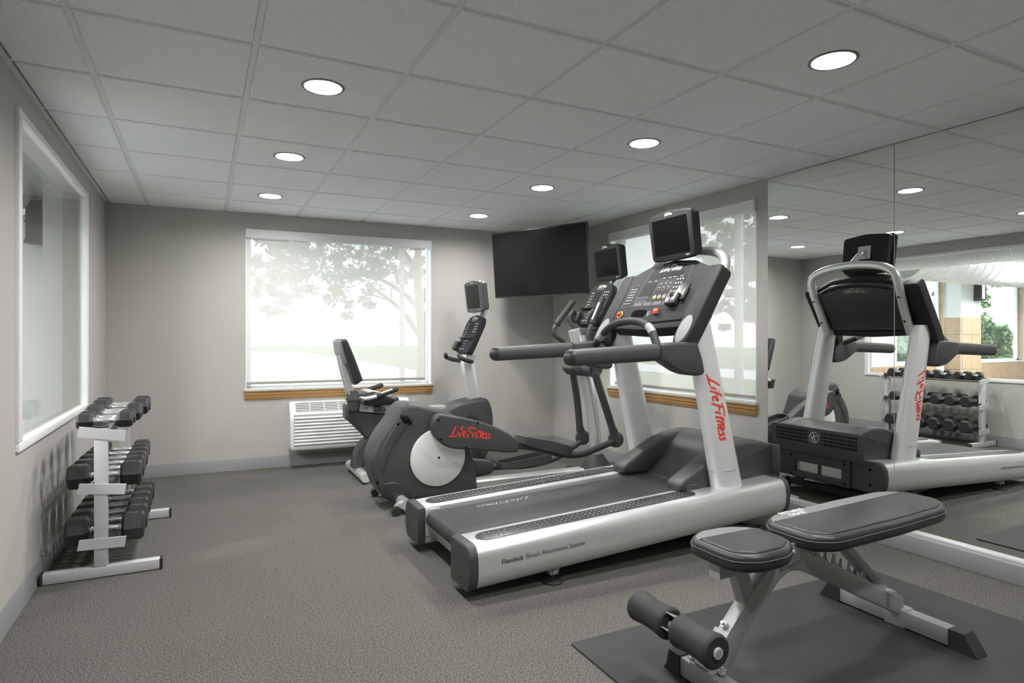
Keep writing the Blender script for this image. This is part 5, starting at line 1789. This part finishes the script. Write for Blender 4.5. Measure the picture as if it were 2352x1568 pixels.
M['seatgrey'] = mat('light_seat_mesh', (0.58, 0.58, 0.58), 0.6)
M['consolegrey'] = mat('grey_plastic', (0.10, 0.10, 0.102), 0.45, bump=(700, 0.1, 0.0008))
elliptical()
bike()


# ================================================================== MAT AND WEIGHT BENCH
tag(build('exercise_mat', prism(soften([(1.300, 0.80), (3.12, 0.80), (3.105, 2.075), (1.300, 2.086)], 0.012, 3), 0.0005, 0.0075, 0.0025, f=lambda p, q, tt: (p, q, tt)), M['mat'], loc=(2.2, 1.4, 0)),
    'black rubber exercise mat lying on the carpet under the weight bench', 'mat')


def bench():
    y0 = 1.605
    zf = 0.0078
    t = thing('weight_bench', (2.1, y0, zf), 'adjustable black padded weight bench with foam leg rollers on the rubber mat', 'bench')
    sq = lambda a, b, r=0.006: soften([(-a, -b), (a, -b), (a, b), (-a, b)], r, 2)
    # pads -------------------------------------------------------------
    def band(o, seam, hi, k):
        """part of an outline beyond the seam line, clipped"""
        out = []
        n = len(o)
        for i in range(n):
            a, b = Vector(o[i]), Vector(o[(i + 1) % n])
            ia, ib = (a.y > seam) == hi, (b.y > seam) == hi
            if ia:
                out.append(a)
            if ia != ib:
                s = (seam - a.y) / (b.y - a.y)
                out.append(a + (b - a) * s)
        return out

    def cushion(name, o, zc, th, tilt, px, seam):
        f = lambda p, q, h: (p, y0 + q, zc + h + (p - px) * tilt)
        o = soften(o, 0.045, 5)
        if area2(o) < 0:
            o.reverse()
        pd = build(name, prism(o, -th / 2, th / 2, th * 0.34, 5, f=f), M['vinyl'], t, ang=70)
        far = band(inset(o, 0.016), seam, True, 0)
        build('grey_side_band', prism(far, th / 2 - 0.010, th / 2 + 0.0025, 0.004, 3, f=f), M['vinylgrey'], pd, ang=50)
        near = band(inset(o, 0.019), seam - 0.002, False, 0)
        build('raised_panel', prism(near, th / 2 - 0.010, th / 2 + 0.007, 0.009, 4, f=f), M['vinyl'], pd, ang=60)
        # stitched seams as fine raised cords
        e = [Vector(f(p[0], p[1], th / 2 - 0.0005)) for p in band(inset(o, 0.0165), seam - 0.0005, False, 0)]
        e.append(e[0])
        build('stitching', tube(e, 0.0014, 5), M['dimstitch'], pd)
        rim = [Vector(f(p[0], p[1], th * 0.14)) for p in inset(o, -0.0006)]
        rim.append(rim[0])
        build('edge_seam', tube(rim, 0.0016, 5), M['dimstitch'], pd)
        return pd, f

    seat_o = [(1.560, 0.10), (1.640, 0.152), (1.780, 0.150), (1.880, 0.085), (1.880, -0.085), (1.780, -0.150), (1.640, -0.152), (1.560, -0.10)]
    cushion('seat_pad', seat_o, 0.463, 0.062, 0.0, 1.7, 0.070)
    back_o = [(1.945, 0.095), (2.020, 0.152), (2.40, 0.160), (2.690, 0.150), (2.790, 0.085), (2.790, -0.085), (2.690, -0.150), (2.40, -0.160), (2.020, -0.152), (1.945, -0.095)]
    bp, fb = cushion('back_pad', back_o, 0.470, 0.062, 0.032, 1.95, 0.075)
    for k, s in enumerate(('FITNESS', 'GEAR')):
        g = font_geo(s, 0.036, True)
        w = max(v.x for v in g[0])
        # reads from the head end of the pad
        build('lettering', lay(g, lambda u, v, k=k, w=w: fb(2.120 + u * 1.05 - w / 2, 0.116 + v * 0.9 - k * 0.030, 0.031 + 0.0042)), M['print'], bp, flat=True)
    # pad supports -------------------------------------------------------
    st = sq(0.025, 0.025)
    S = lambda path, prof, up=(0, 1, 0): sweep(path, prof, up=up)
    build('seat_support', [S([(1.585, y0, 0.405), (1.93, y0, 0.415)], st), rbox((1.72, y0, 0.429), (0.20, 0.16, 0.006), 0.002)], M['steelgrey'], t)
    build('back_support', [S([(1.955, y0, 0.420), (2.62, y0, 0.441)], st)], M['steelgrey'], t)
    # main frame: post rising from the front foot, bending over and falling to the rear foot
    mp = spline([(1.560, y0, 0.070), (1.680, y0, 0.195), (1.800, y0, 0.312), (1.890, y0, 0.376), (1.965, y0, 0.386), (2.050, y0, 0.358), (2.22, y0, 0.279), (2.44, y0, 0.172), (2.600, y0, 0.095)], 6)
    build('main_beam', S(mp, sq(0.036, 0.026)), M['steelgrey'], t)
    build('brace', [S([(1.745, y0, 0.248), (1.690, y0, 0.405)], sq(0.030, 0.022))], M['steelgrey'], t)
    for s in (-1, 1):
        build('hinge_bracket', prism(soften([(1.880, 0.375), (1.870, 0.440), (1.915, 0.462), (1.965, 0.455), (1.975, 0.395)], 0.01), y0 + s * 0.034 - 0.003, y0 + s * 0.034 + 0.003, 0.001), M['steelgrey'], t)
    hb = build('hinge_bolt', [disc((1.918, y0 - 0.037, 0.436), (0, -1, 0), 0.013, 0.012, 6), disc((1.918, y0 - 0.049, 0.436), (0, -1, 0), 0.007, 0.008, 12)], M['chrome'], t)
    build('pad_screw', [disc((2.01, y0 - 0.06, 0.442), (0, 0, -1), 0.008, 0.012, 10), disc((2.03, y0 + 0.05, 0.442), (0, 0, -1), 0.008, 0.012, 10)], M['dark'], t)
    # ladder of notched brackets
    for k, x in enumerate((2.090, 2.185, 2.275, 2.365, 2.455)):
        z = 0.416 + (2.06 - x) * 0.497
        for s in (-1, 1):
            build('ladder_hook', prism(soften([(x - 0.018, z - 0.030), (x + 0.020, z - 0.050), (x + 0.026, z - 0.028), (x + 0.012, z - 0.018), (x + 0.004, z - 0.002), (x + 0.006, z + 0.018), (x - 0.006, z + 0.026), (x - 0.014, z + 0.004)], 0.003, 2), y0 + s * 0.019 - 0.0025, y0 + s * 0.019 + 0.0025, 0.0008), M['steelgrey'], t)
    build('support_strut', [S([(2.225, y0 - 0.0, 0.425), (2.500, y0, 0.176)], sq(0.018, 0.025))], M['steelgrey'], t)
    build('strut_crosspin', tube([(2.505, y0 - 0.058, 0.176), (2.505, y0 + 0.058, 0.176)], 0.012, 14), M['silver'], t)
    # rear stabiliser across, with rubber end caps
    zs = zf + 0.038
    build('rear_stabilizer', rbox((2.622, 1.625, zs), (0.058, 0.50, 0.066), 0.004), M['steelgrey'], t)
    build('stabilizer_sleeve', [rbox((2.622, y0, zs), (0.066, 0.085, 0.074), 0.004), disc((2.622, y0 - 0.01, zs + 0.037), (0, 0, 1), 0.010, 0.016, 8)], M['steelgrey'], t)

    def boot(x, ya, yb, z):
        """rubber end cap: box with a sloped outer end"""
        s = 1 if yb > ya else -1
        secs = [[(x - 0.034, ya, z - 0.038), (x + 0.034, ya, z - 0.038), (x + 0.034, ya, z + 0.037), (x - 0.034, ya, z + 0.037)],
                [(x - 0.034, ya + s * 0.055, z - 0.038), (x + 0.034, ya + s * 0.055, z - 0.038), (x + 0.034, ya + s * 0.055, z + 0.037), (x - 0.034, ya + s * 0.055, z + 0.037)],
                [(x - 0.036, yb, z - 0.038), (x + 0.036, yb, z - 0.038), (x + 0.034, yb - s * 0.012, z - 0.018), (x - 0.034, yb - s * 0.012, z - 0.018)]]
        return loft(secs)
    for a, b in ((1.395, 1.292), (1.855, 1.955)):
        build('rubber_boot', boot(2.622, a, b, zs), M['rubber'], t, flat=True)
    # front stabiliser
    build('front_stabilizer', rbox((1.548, y0 - 0.035, zs), (0.058, 0.27, 0.066), 0.004), M['steelgrey'], t)
    for a, b in ((1.702, 1.782), (1.438, 1.358)):
        build('rubber_boot', boot(1.548, a, b, zs), M['rubber'], t, flat=True)
    fp = build('foot_plate', [S([(1.552, y0, 0.062), (1.650, y0, 0.165)], sq(0.043, 0.033)), rbox((1.556, y0, zs + 0.036), (0.075, 0.10, 0.006), 0.002)], M['steelgrey'], t)
    bt = []
    for (x, y, z) in ((1.538, y0 + 0.055, zs + 0.036), (1.560, y0 - 0.060, zs + 0.036)):
        bt += [disc((x, y, z), (0, 0, 1), 0.013, 0.010, 6), disc((x, y, z + 0.010), (0, 0, 1), 0.007, 0.016, 10)]
    for (x, z) in ((1.585, 0.125), (1.648, 0.192)):
        bt += [disc((x - 0.012, y0, z + 0.012), (-0.72, 0, 0.69), 0.013, 0.012, 6), disc((x - 0.021, y0, z + 0.021), (-0.72, 0, 0.69), 0.007, 0.012, 10)]
    build('frame_bolt', bt, M['chrome'], t)
    # leg rollers
    rx, rz = 1.447, 0.222
    build('roller_arm', [S([(1.605, y0, 0.140), (1.462, y0, 0.215)], sq(0.022, 0.022))], M['steelgrey'], t)
    sqo = [(-0.027, -0.027), (0.027, -0.027), (0.027, 0.027), (-0.027, 0.027)]
    sqi = [(p * 0.86, q * 0.86) for p, q in sqo]
    dv = Vector((-0.86, 0, 0.44)).normalized()
    ux = Vector((0.44, 0, 0.86)).normalized()
    c0 = Vector((rx + 0.024, y0 + 0.042, rz - 0.004))
    c1 = c0 + dv * 0.062
    sl = lambda c, P_: [c + Vector((0, 1, 0)) * p + ux * q for p, q in P_]
    build('axle_sleeve', loft([sl(c1 - dv * 0.05, sqi), sl(c1, sqi), sl(c1, sqo), sl(c0, sqo)]), M['steelgrey'], t, flat=True)
    build('roller_axle', tube([(rx, 1.445, rz), (rx, 1.86, rz)], 0.014, 16), M['silver'], t)
    for ya, yb in ((1.452, 1.625), (1.668, 1.848)):
        L = yb - ya
        pr = [(0.018, 0.0), (0.048, 0.0), (0.055, 0.006)] + [(0.0565 - 0.006 * math.sin(math.pi * k / 8), 0.012 + (L - 0.024) * k / 8) for k in range(9)] + [(0.055, L - 0.006), (0.048, L), (0.018, L)]
        build('foam_roller', lathe(pr, (rx, ya, rz), (0, 1, 0), 28), M['foam'], t)
    build('axle_end', lathe([(0.009, 0.0), (0.018, 0.0), (0.018, 0.006), (0.009, 0.006)], (rx, 1.452, rz), (0, -1, 0), 20), M['disc'], t)


M['dimstitch'] = mat('grey_thread', (0.16, 0.16, 0.16), 0.5)
bench()
